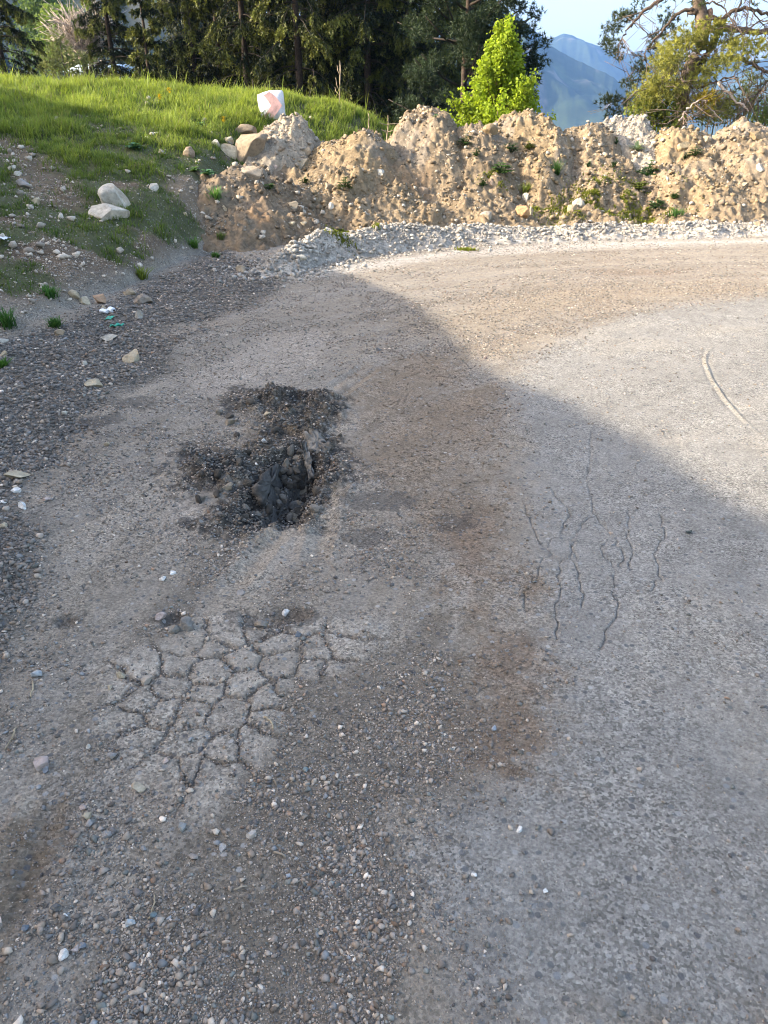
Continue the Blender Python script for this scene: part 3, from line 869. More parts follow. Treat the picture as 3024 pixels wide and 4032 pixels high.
def scatter_mesh(name, mat, P, size, col, rng, flatness=0.65, sub=0, sink=0.25, label=None, cat=None):
    """many small stones merged into one mass"""
    n = len(P)
    if n == 0: return None
    K = 14
    shp = []
    for _ in range(K):
        V, F = rock_shape(rng, sub, 3 if sub == 0 else 6, 0.1)
        V = V * rng.uniform(0.55, 1.28, (len(V), 1)) * np.array([1, rng.uniform(0.6, 0.95), rng.uniform(0.5, 0.9)])
        shp.append(V)
    shp = np.stack(shp); F = ICO[sub][1]
    k = rng.integers(0, K, n)
    Vv = shp[k]
    Rm = rot_rand(rng, n)
    Vv = np.einsum('nij,nvj->nvi', Rm, Vv) * np.array([1, 1, flatness])[None, None]
    Vv = Vv * (size * 0.5)[:, None, None]
    Vv = Vv + P[:, None, :] + np.array([0, 0, 1.0])[None, None] * (size * 0.5 * flatness * (1 - 2 * sink))[:, None, None]
    nv = Vv.shape[1]
    FF = (F[None] + (np.arange(n) * nv)[:, None, None]).reshape(-1, 3)
    CC = np.repeat(col, nv, axis=0)
    o = link_mesh(name, Vv.reshape(-1, 3), [FF], mat, CC)
    return tag(o, label, cat, kind="stuff")

PEB_COLS = np.array([(0.20, 0.19, 0.18), (0.26, 0.24, 0.22), (0.17, 0.165, 0.16), (0.16, 0.18, 0.18), (0.22, 0.19, 0.16), (0.30, 0.28, 0.25), (0.19, 0.21, 0.23), (0.34, 0.31, 0.27), (0.13, 0.13, 0.135), (0.50, 0.47, 0.43), (0.24, 0.18, 0.14)])
PEB_W = np.array([14, 14, 12, 10, 13, 11, 8, 9, 9, 5.0, 3.0])

def build_gravel():
    rng = np.random.default_rng(5)
    n = 760000
    lr = rng.uniform(math.log(0.75), math.log(11.5), n)
    r = np.exp(lr); a = np.radians(rng.uniform(-44, 44, n))
    x = r * np.sin(a); y = r * np.cos(a)
    zb = z_big(x, y)
    n4 = fbm(x, y, 2.6, 4, 313); n2 = fbm(x, y, 6, 4, 305, 0.6)
    l = sstep(-0.05, 0.12, sdf(x, y, Z_LOOSE) + 0.12 * n4)
    v = verge_mask(x, y)
    asph = sstep(-0.1, 0.25, sdf(x, y, Z_ASPH) + 0.1 * n4)
    brown = sstep(-0.1, 0.1, sdf(x, y, Z_BROWN) + 0.1 * n4)
    tar = sstep(-0.05, 0.1, sdf(x, y, TAR))
    clump = np.clip(0.55 + 0.9 * n4 + 0.6 * n2, 0.1, 1.2)
    sx, sy = x - 4.5, y - 1.2
    st = fbm(np.arctan2(sy, -sx) * 1.6 + 3, np.hypot(sx, sy) * 5.5, 1.0, 4, 325, 0.6)
    dens = 0.36 + 0.30 * n2 + 0.15 * n4 - 0.35 * st
    dens = np.maximum(dens, 0.85 * l) * clump
    dens = np.maximum(dens, 0.85 * v * (0.6 + 0.5 * clump))
    dens = np.maximum(dens, 0.75 * tar)
    dens = dens * (1 - 0.93 * asph) * (1 - 0.35 * brown)
    br2 = sstep(-0.2, 0.3, sdf(x, y, Z_BROWN2))
    dens = np.maximum(dens, 0.55 * br2 * clump)
    cr, ed, _ = craze(x, y)
    dens = np.where(cr > 0.4, np.where(ed < 0.008, 0.6, 0.07), dens)
    for p in Z_DUST:
        dens = dens * (1 - 0.7 * sstep(-0.03, 0.08, sdf(x, y, p)))
    dens = dens * (1 - 0.85 * sstep(-0.05, 0.1, sdf(x, y, Z_TRACK)))
    dens = dens * (1 - 0.8 * grass_mask(x, y)) * (zb < 0.9)
    dens = dens * ((y < 10.4) | (x < -1.8))
    keep = rng.random(n) < dens
    x = x[keep]; y = y[keep]; r = r[keep]; v = v[keep]; tar = tar[keep]; l = l[keep]
    slant = np.hypot(r, EYE)
    smin = 0.0016 * slant ** 1.05 + 0.0002
    coarse = sstep(-0.1, 0.15, sdf(x, y, Z_COARSE) + 0.1 * fbm(x, y, 5, 3, 331)) 
    big = 1 + 0.05 * l + 0.12 * v + 0.22 * coarse
    size = smin * big * (1 + 0.9 * tar) * (1 - rng.random(len(x))) ** (-1 / np.where(v > 0.5, 2.2, 2.9))
    size = np.minimum(size, np.where(v > 0.5, 0.034, 0.019 + 0.007 * coarse))
    z = ground_z(x, y)
    c = PEB_COLS[rng.choice(len(PEB_COLS), len(x), p=PEB_W / PEB_W.sum())] * rng.uniform(0.55, 1.3, (len(x), 1)) * c3(1.12, 1.0, 0.88)
    c = mixc(c, c3(0.06, 0.054, 0.047) * rng.uniform(0.5, 1.6, (len(x), 1)), 0.75 * tar * (rng.random(len(x)) < 0.75))
    c = mixc(c, c3(0.125, 0.114, 0.102) * rng.uniform(0.5, 1.5, (len(x), 1)), 0.7 * v * (rng.random(len(x)) < 0.7))
    br = sstep(-0.1, 0.1, sdf(x, y, Z_BROWN))
    c = mixc(c, c3(0.19, 0.145, 0.105) * rng.uniform(0.6, 1.4, (len(x), 1)), 0.6 * br)
    scatter_mesh("loose_gravel", M_PEB, np.stack([x, y, z], 1), size, c, rng, label="loose grey pebbles and grit strewn over the dusty road shoulder", cat="gravel")
build_gravel()

def build_rubble():
    rng = np.random.default_rng(9)
    # stones on the mounds
    n = 120000
    x = rng.uniform(-4.0, 9.5, n); y = rng.uniform(9.9, 15.4, n)
    hz = np.stack([heap_z(h, x, y) for _, h, _, _ in HEAPS]); hid = hz.argmax(0); z = hz.max(0)
    g = z_big(x, y)
    n4 = fbm(x, y, 1.6, 4, 501)
    ok = (z > g + 0.02) & (rng.random(n) < np.clip(0.62 + 1.3 * n4, 0.12, 1))
    ok &= np.abs(x) < 0.47 * y + 0.8
    x, y, z, hid = x[ok], y[ok], z[ok], hid[ok]
    size = np.minimum(0.0115 * (1 - rng.random(len(x))) ** (-1 / 2.2), 0.105)
    tint = np.array([h["tint"] for _, h, _, _ in HEAPS])[hid]
    c = tint * rng.uniform(0.6, 1.2, (len(x), 1))
    pale = rng.random(len(x)) < np.where(hid == 6, 0.6, 0.18)
    c = mixc(c, c3(0.40, 0.36, 0.30) * rng.uniform(0.7, 1.2, (len(x), 1)), 0.8 * pale)
    scatter_mesh("rubble", M_PEB, np.stack([x, y, z], 1), size, c, rng, 0.8, 0, 0.25, "loose stones and clods littering the dirt mounds", "rubble")
    # white stones on the windrow
    n = 27000
    t = rng.uniform(0, 1, n); seg = t * (len(WLINE) - 1); i = np.minimum(seg.astype(int), len(WLINE) - 2); f = seg - i
    c0 = WLINE[i] * (1 - f)[:, None] + WLINE[i + 1] * f[:, None]
    x = c0[:, 0] + rng.normal(0, 0.30, n); y = c0[:, 1] + rng.normal(0, 0.26, n)
    ok = np.abs(x) < 0.47 * y + 0.6
    x, y = x[ok], y[ok]
    z = np.maximum(windrow_z(x, y), ground_z(x, y))
    size = np.minimum(0.012 * (1 - rng.random(len(x))) ** (-1 / 2.4), 0.07)
    c = c3(0.345, 0.315, 0.27) * rng.uniform(0.5, 1.25, (len(x), 1))
    scatter_mesh("crushed_stone", M_PEB, np.stack([x, y, z], 1), size, c, rng, 0.8, 0, 0.25, "loose white crushed stones strewn over the road edge ridge", "crushed stone")
    # stones on the left bank
    n = 64000
    x = rng.uniform(-8, -0.8, n); y = rng.uniform(5.5, 15, n)
    zb = z_big(x, y); g = grass_mask(x, y)
    n4 = fbm(x, y, 1.3, 4, 511)
    ok = (zb > 0.03) & (rng.random(n) < np.clip((1 - 0.9 * g) * (0.5 + n4), 0.03, 1)) & (x > -0.47 * y - 0.8)
    x, y = x[ok], y[ok]
    size = np.minimum(0.009 * (1 - rng.random(len(x))) ** (-1 / 1.9), 0.10)
    c = c3(0.40, 0.345, 0.28) * rng.uniform(0.5, 1.5, (len(x), 1))
    scatter_mesh("bank_stones", M_PEB, np.stack([x, y, ground_z(x, y)], 1), size, c, rng, 0.75, 0, 0.25, "pale stones scattered through the thin grass of the left bank", "stones")
build_rubble()

#@@ROCKS
# ------------------------------------------------------------------ single rocks one can point at
ROCK_MEMO = {}
def rock(px, py, w, hgt, col, label, name="rock", cat="rock", seed=None, group=None, sub=3, facets=10, sink=0.22, depth=0.8, tilt=0.25, mat=None, rough=0.06, shape=None):
    """w, hgt: width and height in photo pixels; the rock rests on the ground where its foot meets it"""
    seed = seed if seed is not None else int(px * 7 + py * 13)
    rng = np.random.default_rng(seed)
    p = at(px, py + 0.42 * hgt)
    d = depth_of(p)
    W = w * d / FPX; Hh = hgt * d / FPX
    V, F = rock_shape(rng, sub, facets, rough)
    if shape is not None: V = shape(V)
    V = V * np.array([W / 2, W / 2 * depth, Hh / 2 * 1.12])
    a = rng.uniform(-0.5, 0.5); b = rng.uniform(-tilt, tilt); e = rng.uniform(-tilt, tilt)
    Rz = np.array([[math.cos(a), -math.sin(a), 0], [math.sin(a), math.cos(a), 0], [0, 0, 1]])
    Ry = np.array([[math.cos(b), 0, math.sin(b)], [0, 1, 0], [-math.sin(b), 0, math.cos(b)]])
    Rx = np.array([[1, 0, 0], [0, math.cos(e), -math.sin(e)], [0, math.sin(e), math.cos(e)]])
    V = V @ (Rz @ Ry @ Rx).T
    lift = -V[:, 2].min() * 1.0 - sink * Hh
    n = fbm(V[:, 0] * 3 / W + seed, V[:, 1] * 3 / W + V[:, 2] * 2 / W, 1.0, 3, 5)
    n2 = fbm(V[:, 0] / W * 11 + seed, V[:, 1] / W * 11 + V[:, 2] / W * 9, 1.0, 3, 6)
    C = np.array(col)[None] * (1 + 0.18 * n + 0.16 * n2)[:, None]
    C = mixc(C, c3(0.30, 0.22, 0.13), 0.45 * sstep(0.15, 0.45, n + 0.3 * n2))
    o = link_mesh(name, V, [F], mat or M_ROCK, np.clip(C, 0.02, 0.8))
    back = px_ray(px, py); back = back[:2] / math.hypot(*back[:2])
    q = p[:2] + back * (W * depth * 0.35)
    o.location = (q[0], q[1], max(p[2], p[2]) + lift)
    return tag(o, label, cat, group)

WHI = (0.46, 0.425, 0.36); CRM = (0.42, 0.35, 0.245); TNR = (0.33, 0.265, 0.185); GRR = (0.27, 0.255, 0.24); BRR = (0.27, 0.205, 0.145); BLU = (0.17, 0.19, 0.215); PNK = (0.42, 0.34, 0.30); QTZ = (0.68, 0.66, 0.62)
def wedge(V):
    V = V.copy(); V[:, 2] *= 0.62 + 0.38 * np.clip(V[:, 0], -1, 1); return V
G1 = "big rocks on the grassy bank"; G2 = "rocks lying along the verge"; G3 = "rocks on the dirt mounds"; G4 = "single stones lying on the road shoulder"; G5 = "broken chunks around the pothole"
for a in [
    # left bank
    (460, 768, 130, 142, WHI, "large angular off white boulder leaning in the grass of the left bank", "boulder", "boulder", G1),
    (424, 838, 165, 78, (0.50, 0.45, 0.37), "flat off white slab in front of the large off white boulder", "flat_rock", "rock", G1),
    (600, 732, 52, 42, WHI, "white block on the bank just up the path from the large off white boulder", "rock", "rock", G1),
    (638, 598, 38, 24, PNK, "small pale pink stone in the shaded grass up the bank, left of the boulder pile", "rock", "rock", G1),
    (96, 722, 66, 40, GRR, "grey wedge of stone in the grass at the far left", "rock", "rock", G1),
    (48, 660, 52, 26, WHI, "flat white stone on the bare cut at the left edge", "rock", "rock", G1),
    (72, 682, 34, 24, WHI, "white stone low on the bare cut at the left edge", "rock", "rock", G1),
    (752, 740, 26, 18, TNR, "small tan stone beside the footpath up the bank", "rock", "rock", G1),
    (729, 840, 28, 22, CRM, "small cream stone lying alone on the footpath", "rock", "rock", G1),
    (142, 792, 44, 30, CRM, "cream split stone below the bare cut", "rock", "rock", G1),
    (295, 1168, 48, 42, CRM, "blocky cream stone, left one of the trio at the foot of the grass", "rock", "rock", G2),
    (338, 1182, 50, 44, (0.47, 0.40, 0.29), "cream stone in the middle of the trio at the foot of the grass", "rock", "rock", G2),
    (400, 1176, 64, 48, (0.42, 0.27, 0.17), "reddish brick like block, right one of the trio at the foot of the grass", "rock", "rock", G2),
    (518, 1156, 60, 30, TNR, "flat tan stone on the dark rubble right of the reddish block", "rock", "rock", G2),
    (410, 1214, 28, 30, CRM, "small cream stone right behind the crushed cans", "rock", "rock", G2),
    (549, 1235, 34, 46, (0.36, 0.33, 0.28), "upright grey lump of dried earth right of the green scrap", "rock", "rock", G2),
    (560, 1180, 80, 50, (0.26, 0.22, 0.18), "large brown clod of earth behind the upright grey lump", "earth_clod", "clod", G2),
    (952, 1062, 50, 26, TNR, "tan stone on the dark rubble where the white ridge begins", "rock", "rock", G2),
    (1186, 1010, 54, 34, (0.50, 0.44, 0.34), "largest tan stone sitting on the white gravel ridge", "rock", "rock", G2),
    (889, 822, 24, 42, CRM, "upright cream stone at the left foot of the brown rubble hump", "rock", "rock", G3),
    (530, 1406, 90, 62, CRM, "large smooth cream rock standing alone on the dark gravel verge", "rock", "rock", G2),
    (371, 1508, 72, 44, CRM, "cream wedge shaped slab below the large lone cream rock", "flat_rock", "rock", G2, wedge),
    (238, 1312, 50, 30, TNR, "tan stone at the lower edge of the grass, left of the green scrap", "rock", "rock", G2),
    (436, 1332, 62, 26, (0.46, 0.40, 0.32), "thin tan slab lying below the green scrap", "flat_rock", "rock", G2),
    (15, 1343, 40, 24, WHI, "white stone at the left edge, upper one of the pair on the verge", "rock", "rock", G2),
    (18, 1396, 46, 26, CRM, "cream stone at the left edge, lower one of the pair on the verge", "rock", "rock", G2),
    (259, 1631, 26, 22, WHI, "small white stone on the verge beside the upper tan dust patch", "rock", "rock", G2),
    (338, 1429, 24, 22, WHI, "small white stone left of the large lone cream rock", "rock", "rock", G2),
    (72, 1882, 98, 22, CRM, "long flat pale stone near the left edge", "flat_rock", "rock", G2),
    (65, 1938, 42, 26, QTZ, "white block on the gravel below the long flat pale stone", "rock", "rock", G2),
    (92, 1999, 38, 32, QTZ, "white elongated stone standing tilted at the left edge", "rock", "rock", G2),
    (14, 1976, 30, 14, QTZ, "flat white stone cut by the left edge below the long pale slab", "rock", "rock", G2),
    (186, 1972, 32, 20, PNK, "pinkish stone on the grey gravel right of the white tilted stone", "rock", "rock", G2),
    (20, 2078, 42, 24, CRM, "cream stone at the left edge below the white tilted stone", "rock", "rock", G2),
    (420, 1752, 28, 16, CRM, "small oval cream stone on the grey gravel left of the pothole", "rock", "rock", G2),
    (639, 2285, 34, 20, QTZ, "bright white stone between the pothole and the crazed paving", "rock", "rock", G4),
    (682, 2258, 26, 16, QTZ, "small white chip beside the bright white stone", "rock", "rock", G4),
    # boulder pile on the mounds
    (1003, 572, 152, 150, (0.255, 0.20, 0.14), "biggest brown boulder of the pile, sunlit on its left side", "boulder", "boulder", G3),
    (968, 512, 100, 60, (0.24, 0.185, 0.125), "brown boulder behind and above the biggest boulder", "boulder", "boulder", G3),
    (899, 585, 78, 66, CRM, "cream angular boulder left of the biggest boulder", "boulder", "boulder", G3),
    (893, 545, 56, 48, CRM, "cream boulder behind the cream angular one", "boulder", "boulder", G3),
    (851, 564, 40, 34, WHI, "white round stone at the left end of the boulder pile", "rock", "rock", G3),
    (751, 600, 58, 48, BRR, "brown clod left of the boulder pile, beside the path", "earth_clod", "clod", G3),
    (994, 676, 92, 58, (0.33, 0.27, 0.20), "brown wedge shaped rock below the biggest boulder", "rock", "rock", G3),
    (1194, 642, 36, 50, CRM, "upright cream block right of the boulder shadow", "rock", "rock", G3),
    (1203, 606, 46, 34, TNR, "tan block behind the upright cream block", "rock", "rock", G3),
    (1080, 654, 30, 24, PNK, "pinkish stone in the shadow of the biggest boulder", "rock", "rock", G3),
    (1155, 811, 42, 42, TNR, "round tan stone low on the brown rubble bank", "rock", "rock", G3),
    (1297, 736, 44, 36, TNR, "tan block halfway up the brown rubble bank", "rock", "rock", G3),
    (1300, 820, 34, 36, WHI, "pale tilted block low on the brown rubble bank, right of the round stone", "rock", "rock", G3),
    (1150, 888, 34, 26, CRM, "cream stone, left one of the little cluster at the foot of the rubble bank", "rock", "rock", G3),
    (1176, 892, 30, 24, (0.46, 0.38, 0.29), "tan stone, front one of the little cluster at the foot of the rubble bank", "rock", "rock", G3),
    (1200, 886, 36, 24, CRM, "flat cream stone, right one of the little cluster at the foot of the rubble bank", "rock", "rock", G3),
    (1496, 681, 54, 28, WHI, "flat white stone below the yellowish sand mound", "flat_rock", "rock", G3),
    (1228, 461, 28, 18, WHI, "white block on the skyline just right of the pointed mound", "rock", "rock", G3),
    (1664, 747, 60, 36, BRR, "dark brown broken rock on the slope below the tall flat topped mound", "rock", "rock", G3),
    (1934, 718, 30, 34, (0.40, 0.28, 0.19), "reddish stone above the brown hollow in the mounds", "rock", "rock", G3),
    (1919, 852, 66, 46, (0.33, 0.29, 0.23), "grey brown split rock low beside the road edge ridge", "rock", "rock", G3),
    (2050, 832, 66, 58, (0.37, 0.225, 0.115), "orange brown clod of earth near the road edge", "earth_clod", "clod", G3),
    (2069, 782, 36, 42, WHI, "pale angular rock perched on the orange brown clod", "rock", "rock", G3),
    (2089, 830, 17, 46, TNR, "thin upright stone right of the orange brown clod", "rock", "rock", G3),
    (2278, 798, 50, 44, WHI, "pale rock, upper one of the pair left of the moss", "rock", "rock", G3),
    (2252, 818, 38, 38, TNR, "tan rock, lower one of the pair left of the moss", "rock", "rock", G3),
    (1929, 510, 66, 50, YEL, "large yellow clod under the lime green tree", "earth_clod", "clod", G3),
    (2682, 576, 62, 40, (0.45, 0.335, 0.19), "rounded tan rock bedded in the smooth yellow mound", "rock", "rock", G3),
    (2986, 662, 46, 38, WHI, "white boulder on the rough slope at the right edge", "rock", "rock", G3),
    (2921, 692, 50, 26, CRM, "pale slab on the rough slope left of the white boulder", "flat_rock", "rock", G3),
    (2930, 722, 32, 30, TNR, "tan stone right under the pale slab at the right", "rock", "rock", G3),
    (2349, 610, 36, 16, CRM, "pale flat stone on the narrow stony spur", "rock", "rock", G3),
    (2595, 825, 22, 12, WHI, "small white stone in the low weeds right of the moss", "rock", "rock", G3),
    (2781, 813, 34, 15, WHI, "flat white stone at the foot of the yellow spur", "rock", "rock", G3),
    (2839, 634, 24, 26, (0.36, 0.31, 0.25), "round grey stone in the shaded hollow, left of two", "rock", "rock", G3),
    (2870, 641, 22, 22, (0.36, 0.31, 0.25), "round grey stone in the shaded hollow, right of two", "rock", "rock", G3),
    (2778, 556, 40, 34, CRM, "cream block at the top of the shaded hollow", "rock", "rock", G3),
    (2976, 536, 66, 46, YEL, "large yellow clod bedded high on the slope at the right edge", "earth_clod", "clod", G3),
    (2822, 474, 58, 26, CRM, "long pale slab lying on the skyline right of the old pine", "flat_rock", "rock", G3),
    (2841, 802, 34, 24, BRR, "brown stone at the foot of the rough right hand slope", "rock", "rock", G3),
    (2986, 882, 32, 26, BRR, "round brown stone on the tan strip behind the white ridge at right", "rock", "rock", G3),
    # pothole
    (1157, 2043, 66, 46, (0.20, 0.17, 0.13), "tan crumbly chunk at the near lip of the pothole", "asphalt_chunk", "chunk", G5),
    (1167, 1994, 64, 44, (0.10, 0.095, 0.088), "dark white flecked asphalt lump in the bottom of the pothole", "asphalt_chunk", "chunk", G5),
    (1094, 2008, 40, 44, (0.16, 0.14, 0.115), "tilted grey brown chunk left of the white flecked lump", "asphalt_chunk", "chunk", G5),
    (1082, 1956, 52, 46, (0.075, 0.07, 0.062), "dark lump against the cut wall of the pothole", "asphalt_chunk", "chunk", G5),
    (1046, 2048, 28, 26, (0.22, 0.19, 0.155), "small tan chunk at the near left lip of the pothole", "asphalt_chunk", "chunk", G5),
    (1014, 2030, 34, 24, (0.17, 0.15, 0.125), "brown chunk under the near end of the cut wall", "asphalt_chunk", "chunk", G5),
    (895, 1922, 58, 28, (0.24, 0.20, 0.15), "flat tan chunk left of the cut wall", "asphalt_chunk", "chunk", G5),
    (865, 1626, 36, 30, (0.20, 0.18, 0.15), "grey brown chunk at the far left rim of the tarry heap", "asphalt_chunk", "chunk", G5),
    (905, 1662, 50, 34, (0.25, 0.215, 0.17), "tan crumbly chunk just below the grey brown one on the far rim", "asphalt_chunk", "chunk", G5),
    (1170, 1802, 40, 28, (0.27, 0.235, 0.19), "pale chunk below the tilted asphalt plate", "asphalt_chunk", "chunk", G5),
    (1124, 1838, 44, 56, (0.19, 0.165, 0.135), "brown slab leaning in the back of the pothole", "asphalt_chunk", "chunk", G5),
    (1190, 1880, 42, 34, (0.13, 0.115, 0.095), "dark brown chunk on the right slope of the pothole", "asphalt_chunk", "chunk", G5),
    (1195, 1935, 54, 34, (0.19, 0.16, 0.12), "brown crumb on the right side of the pothole floor", "asphalt_chunk", "chunk", G5),
    (1040, 1736, 26, 18, QTZ, "white chip on the tarry heap above the pothole", "rock", "rock", G5),
    (1017, 1836, 24, 16, QTZ, "white chip at the top end of the cut wall", "rock", "rock", G5),
    (1055, 1630, 32, 14, CRM, "pale flat chip at the far end of the tarry heap", "rock", "rock", G5),
    # crumbled pit above the crazed paving
    (731, 2460, 74, 64, (0.235, 0.215, 0.19), "domed grey piece of broken paving with a crack on its left", "paving_piece", "chunk", G4),
    (685, 2484, 52, 38, (0.215, 0.20, 0.175), "smaller cracked paving piece left of the domed one", "paving_piece", "chunk", G4),
    (639, 2443, 50, 36, PNK, "pinkish stone in the little pit left of the domed paving piece", "rock", "rock", G4),
    (1130, 2427, 40, 30, QTZ, "brightest white stone at the top of the crazed paving", "rock", "rock", G4),
    (1030, 2464, 60, 32, (0.21, 0.19, 0.165), "tilted grey flake in the crumbled strip above the crazed paving", "paving_piece", "chunk", G4),
    (1177, 2506, 30, 26, BLU, "blue grey stone at the right end of the crumbled strip", "rock", "rock", G4),
    (948, 2340, 42, 22, GRR, "grey oval stone above the crumbled strip", "rock", "rock", G4),
    # foreground
    (482, 2670, 40, 32, CRM, "pale triangular stone left of the crazed paving", "rock", "rock", G4),
    (581, 2692, 52, 38, (0.35, 0.31, 0.26), "tan grey block lying on the left edge of the crazed paving", "rock", "rock", G4),
    (434, 2712, 24, 26, CRM, "small cream stone below the pale triangular one", "rock", "rock", G4),
    (776, 2814, 26, 26, PNK, "pinkish white stone in a crack of the crazed paving", "rock", "rock", G4),
    (145, 2664, 54, 40, (0.40, 0.41, 0.41), "flat milky grey stone near the left edge", "rock", "rock", G4),
    (165, 3028, 76, 36, PNK, "flat pinkish white stone beside a blue grey one at lower left", "rock", "rock", G4),
    (192, 3048, 30, 30, BLU, "blue grey stone touching the flat pinkish white stone", "rock", "rock", G4),
    (444, 2982, 42, 34, GRR, "dark grey angular stone below the crazed paving", "rock", "rock", G4),
    (352, 2940, 24, 24, WHI, "small white stone left of the dark grey angular stone", "rock", "rock", G4),
    (658, 3005, 30, 24, PNK, "pink white stone beside the lowest long crack", "rock", "rock", G4),
    (551, 3104, 58, 46, (0.46, 0.38, 0.28), "tan angular stone with a broken face below the crazed paving", "rock", "rock", G4),
    (346, 3216, 38, 42, CRM, "cream stone, lower one of the touching pair at lower left", "rock", "rock", G4),
    (334, 3192, 34, 28, PNK, "pink stone, upper one of the touching pair at lower left", "rock", "rock", G4),
    (362, 3264, 46, 28, GRR, "dark grey flat stone below the touching pair", "rock", "rock", G4),
    (424, 3297, 42, 34, GRR, "grey bedded stone right of the dark grey flat stone", "rock", "rock", G4),
    (283, 3852, 46, 54, QTZ, "large bright white stone near the lower left corner", "rock", "rock", G4),
    (356, 3889, 36, 30, PNK, "pale stone just below right of the large bright white stone", "rock", "rock", G4),
    (456, 3694, 24, 28, BLU, "smooth blue grey oval pebble at lower left", "rock", "rock", G4),
    (232, 3602, 44, 38, (0.13, 0.125, 0.12), "round black stone beside a small white one at lower left", "rock", "rock", G4),
    (260, 3604, 22, 20, QTZ, "small white stone touching the round black stone", "rock", "rock", G4),
    (547, 3757, 42, 28, (0.36, 0.40, 0.42), "pale blue green flat stone at lower left", "rock", "rock", G4),
    (369, 3972, 32, 36, PNK, "pinkish stone at the bottom edge, left of the blue stone", "rock", "rock", G4),
    (401, 3980, 36, 28, BLU, "blue stone at the bottom edge", "rock", "rock", G4),
    (109, 3657, 36, 30, BLU, "blue grey stone near the left edge beside the brown wheel track", "rock", "rock", G4),
    (766, 3397, 44, 26, (0.28, 0.245, 0.21), "brownish flat stone in the loose foreground gravel", "rock", "rock", G4),
    (570, 3352, 28, 26, GRR, "grey stone at the left edge of the loose foreground gravel", "rock", "rock", G4),
    (880, 3361, 34, 32, (0.38, 0.36, 0.34), "pale grey stone in the small cluster of the loose foreground gravel", "rock", "rock", G4),
    (994, 3312, 42, 26, (0.40, 0.37, 0.33), "pale stone with a dark neighbour right of the small gravel cluster", "rock", "rock", G4),
    (725, 3280, 40, 26, (0.25, 0.26, 0.25), "grey green stone at the top of the loose foreground gravel", "rock", "rock", G4),
    (670, 3890, 28, 36, (0.19, 0.235, 0.24), "blue green stone low in the foreground gravel", "rock", "rock", G4),
    (1208, 3051, 28, 22, (0.19, 0.24, 0.25), "blue green pebble alone on the grit right of the crazed paving", "rock", "rock", G4),
    (1144, 3548, 20, 26, (0.42, 0.44, 0.48), "pale blue pebble alone on the loose grit", "rock", "rock", G4),
    (2041, 3293, 30, 18, QTZ, "bright white stone alone on the asphalt", "rock", "rock", G4),
    (1854, 3571, 26, 20, QTZ, "white pebble near the left edge of the bare asphalt", "rock", "rock", G4),
    (2082, 3924, 22, 20, QTZ, "white pebble low on the bare asphalt", "rock", "rock", G4),
    (1943, 2876, 28, 24, (0.35, 0.36, 0.38), "pale grey stone in the brown dust streak", "rock", "rock", G4),
    (2405, 3812, 18, 14, (0.06, 0.06, 0.065), "small black pebble on the bare asphalt", "rock", "rock", G4),
    (1490, 1378, 24, 16, (0.14, 0.15, 0.165), "small dark blue stone in the shade of the bend", "rock", "rock", G4),
    (1912, 1408, 16, 14, (0.16, 0.12, 0.12), "small dark stone at the edge of the sunlight on the road", "rock", "rock", G4),
]:
    px, py, w, h_, col, lab, nm, cat, grp = a[:9]
    paving = nm in ("asphalt_chunk", "paving_piece", "earth_clod")
    rock(px, py, w, h_, col, lab, nm, cat, group=grp, sub=3 if w * h_ > 900 else 2, facets=5 if paving else 10, rough=0.22 if paving else 0.06,
         sink=0.3 if paving else (0.34 if grp in (G1, G3) else 0.24), shape=a[9] if len(a) > 9 else None)

# --- tilted plates of broken asphalt beside the pothole
def plate(name, corners, thick, col, label, group):
    """corners: photo pixels + height above ground of each corner"""
    top = []
    for px, py, dz in corners:
        p = at(px, py); top.append([p[0], p[1], p[2] + dz])
    top = np.array(top)
    # densify the outline so that its edge is ragged
    rng = np.random.default_rng(len(label))
    ring = []
    for i in range(len(top)):
        a, b = top[i], top[(i + 1) % len(top)]
        for t in np.linspace(0, 1, 7)[:-1]:
            ring.append(a * (1 - t) + b * t + rng.normal(0, 0.004, 3))
    ring = np.array(ring); c = ring.mean(0)
    rows = [c + (ring - c) * s + rng.normal(0, 0.005, ring.shape) for s in (0.35, 0.7, 1.0)]
    nrm = np.cross(top[1] - top[0], top[2] - top[0]); nrm /= np.linalg.norm(nrm); nrm = nrm * np.sign(nrm[2])
    low = [r - nrm * thick for r in (rows[2] * 0.96 + c * 0.04, c + (ring - c) * 0.5)]
    V = np.concatenate([[c]] + rows + low + [[c - nrm * thick]])
    n = len(ring); F3 = []; F4 = []
    for j in range(n):
        k = (j + 1) % n
        F3.append((0, 1 + j, 1 + k))
        for q in range(4):
            F4.append((1 + q * n + j, 1 + (q + 1) * n + j, 1 + (q + 1) * n + k, 1 + q * n + k))
        F3.append((1 + 4 * n + j, 1 + 5 * n, 1 + 4 * n + k))
    C = np.array(col)[None] * rng.uniform(0.55, 1.3, (len(V), 1))
    o = link_mesh(name, V, [F3, F4], M_ROCK, C)
    return tag(o, label, "plate", group)
plate("asphalt_plate", [(1200, 1750, 0.045), (1235, 1735, 0.055), (1308, 1775, 0.03), (1292, 1790, 0.018), (1218, 1796, 0.012)], 0.022, (0.20, 0.178, 0.15), "broken flat plate of grey asphalt tilted up at the far rim of the pothole", G5)
plate("asphalt_plate", [(1202, 1800, 0.07), (1216, 1806, 0.05), (1240, 1900, 0.04), (1232, 1912, 0.0), (1214, 1870, 0.02)], 0.02, (0.19, 0.18, 0.165), "thin upright shard of asphalt standing in the pothole", G5)

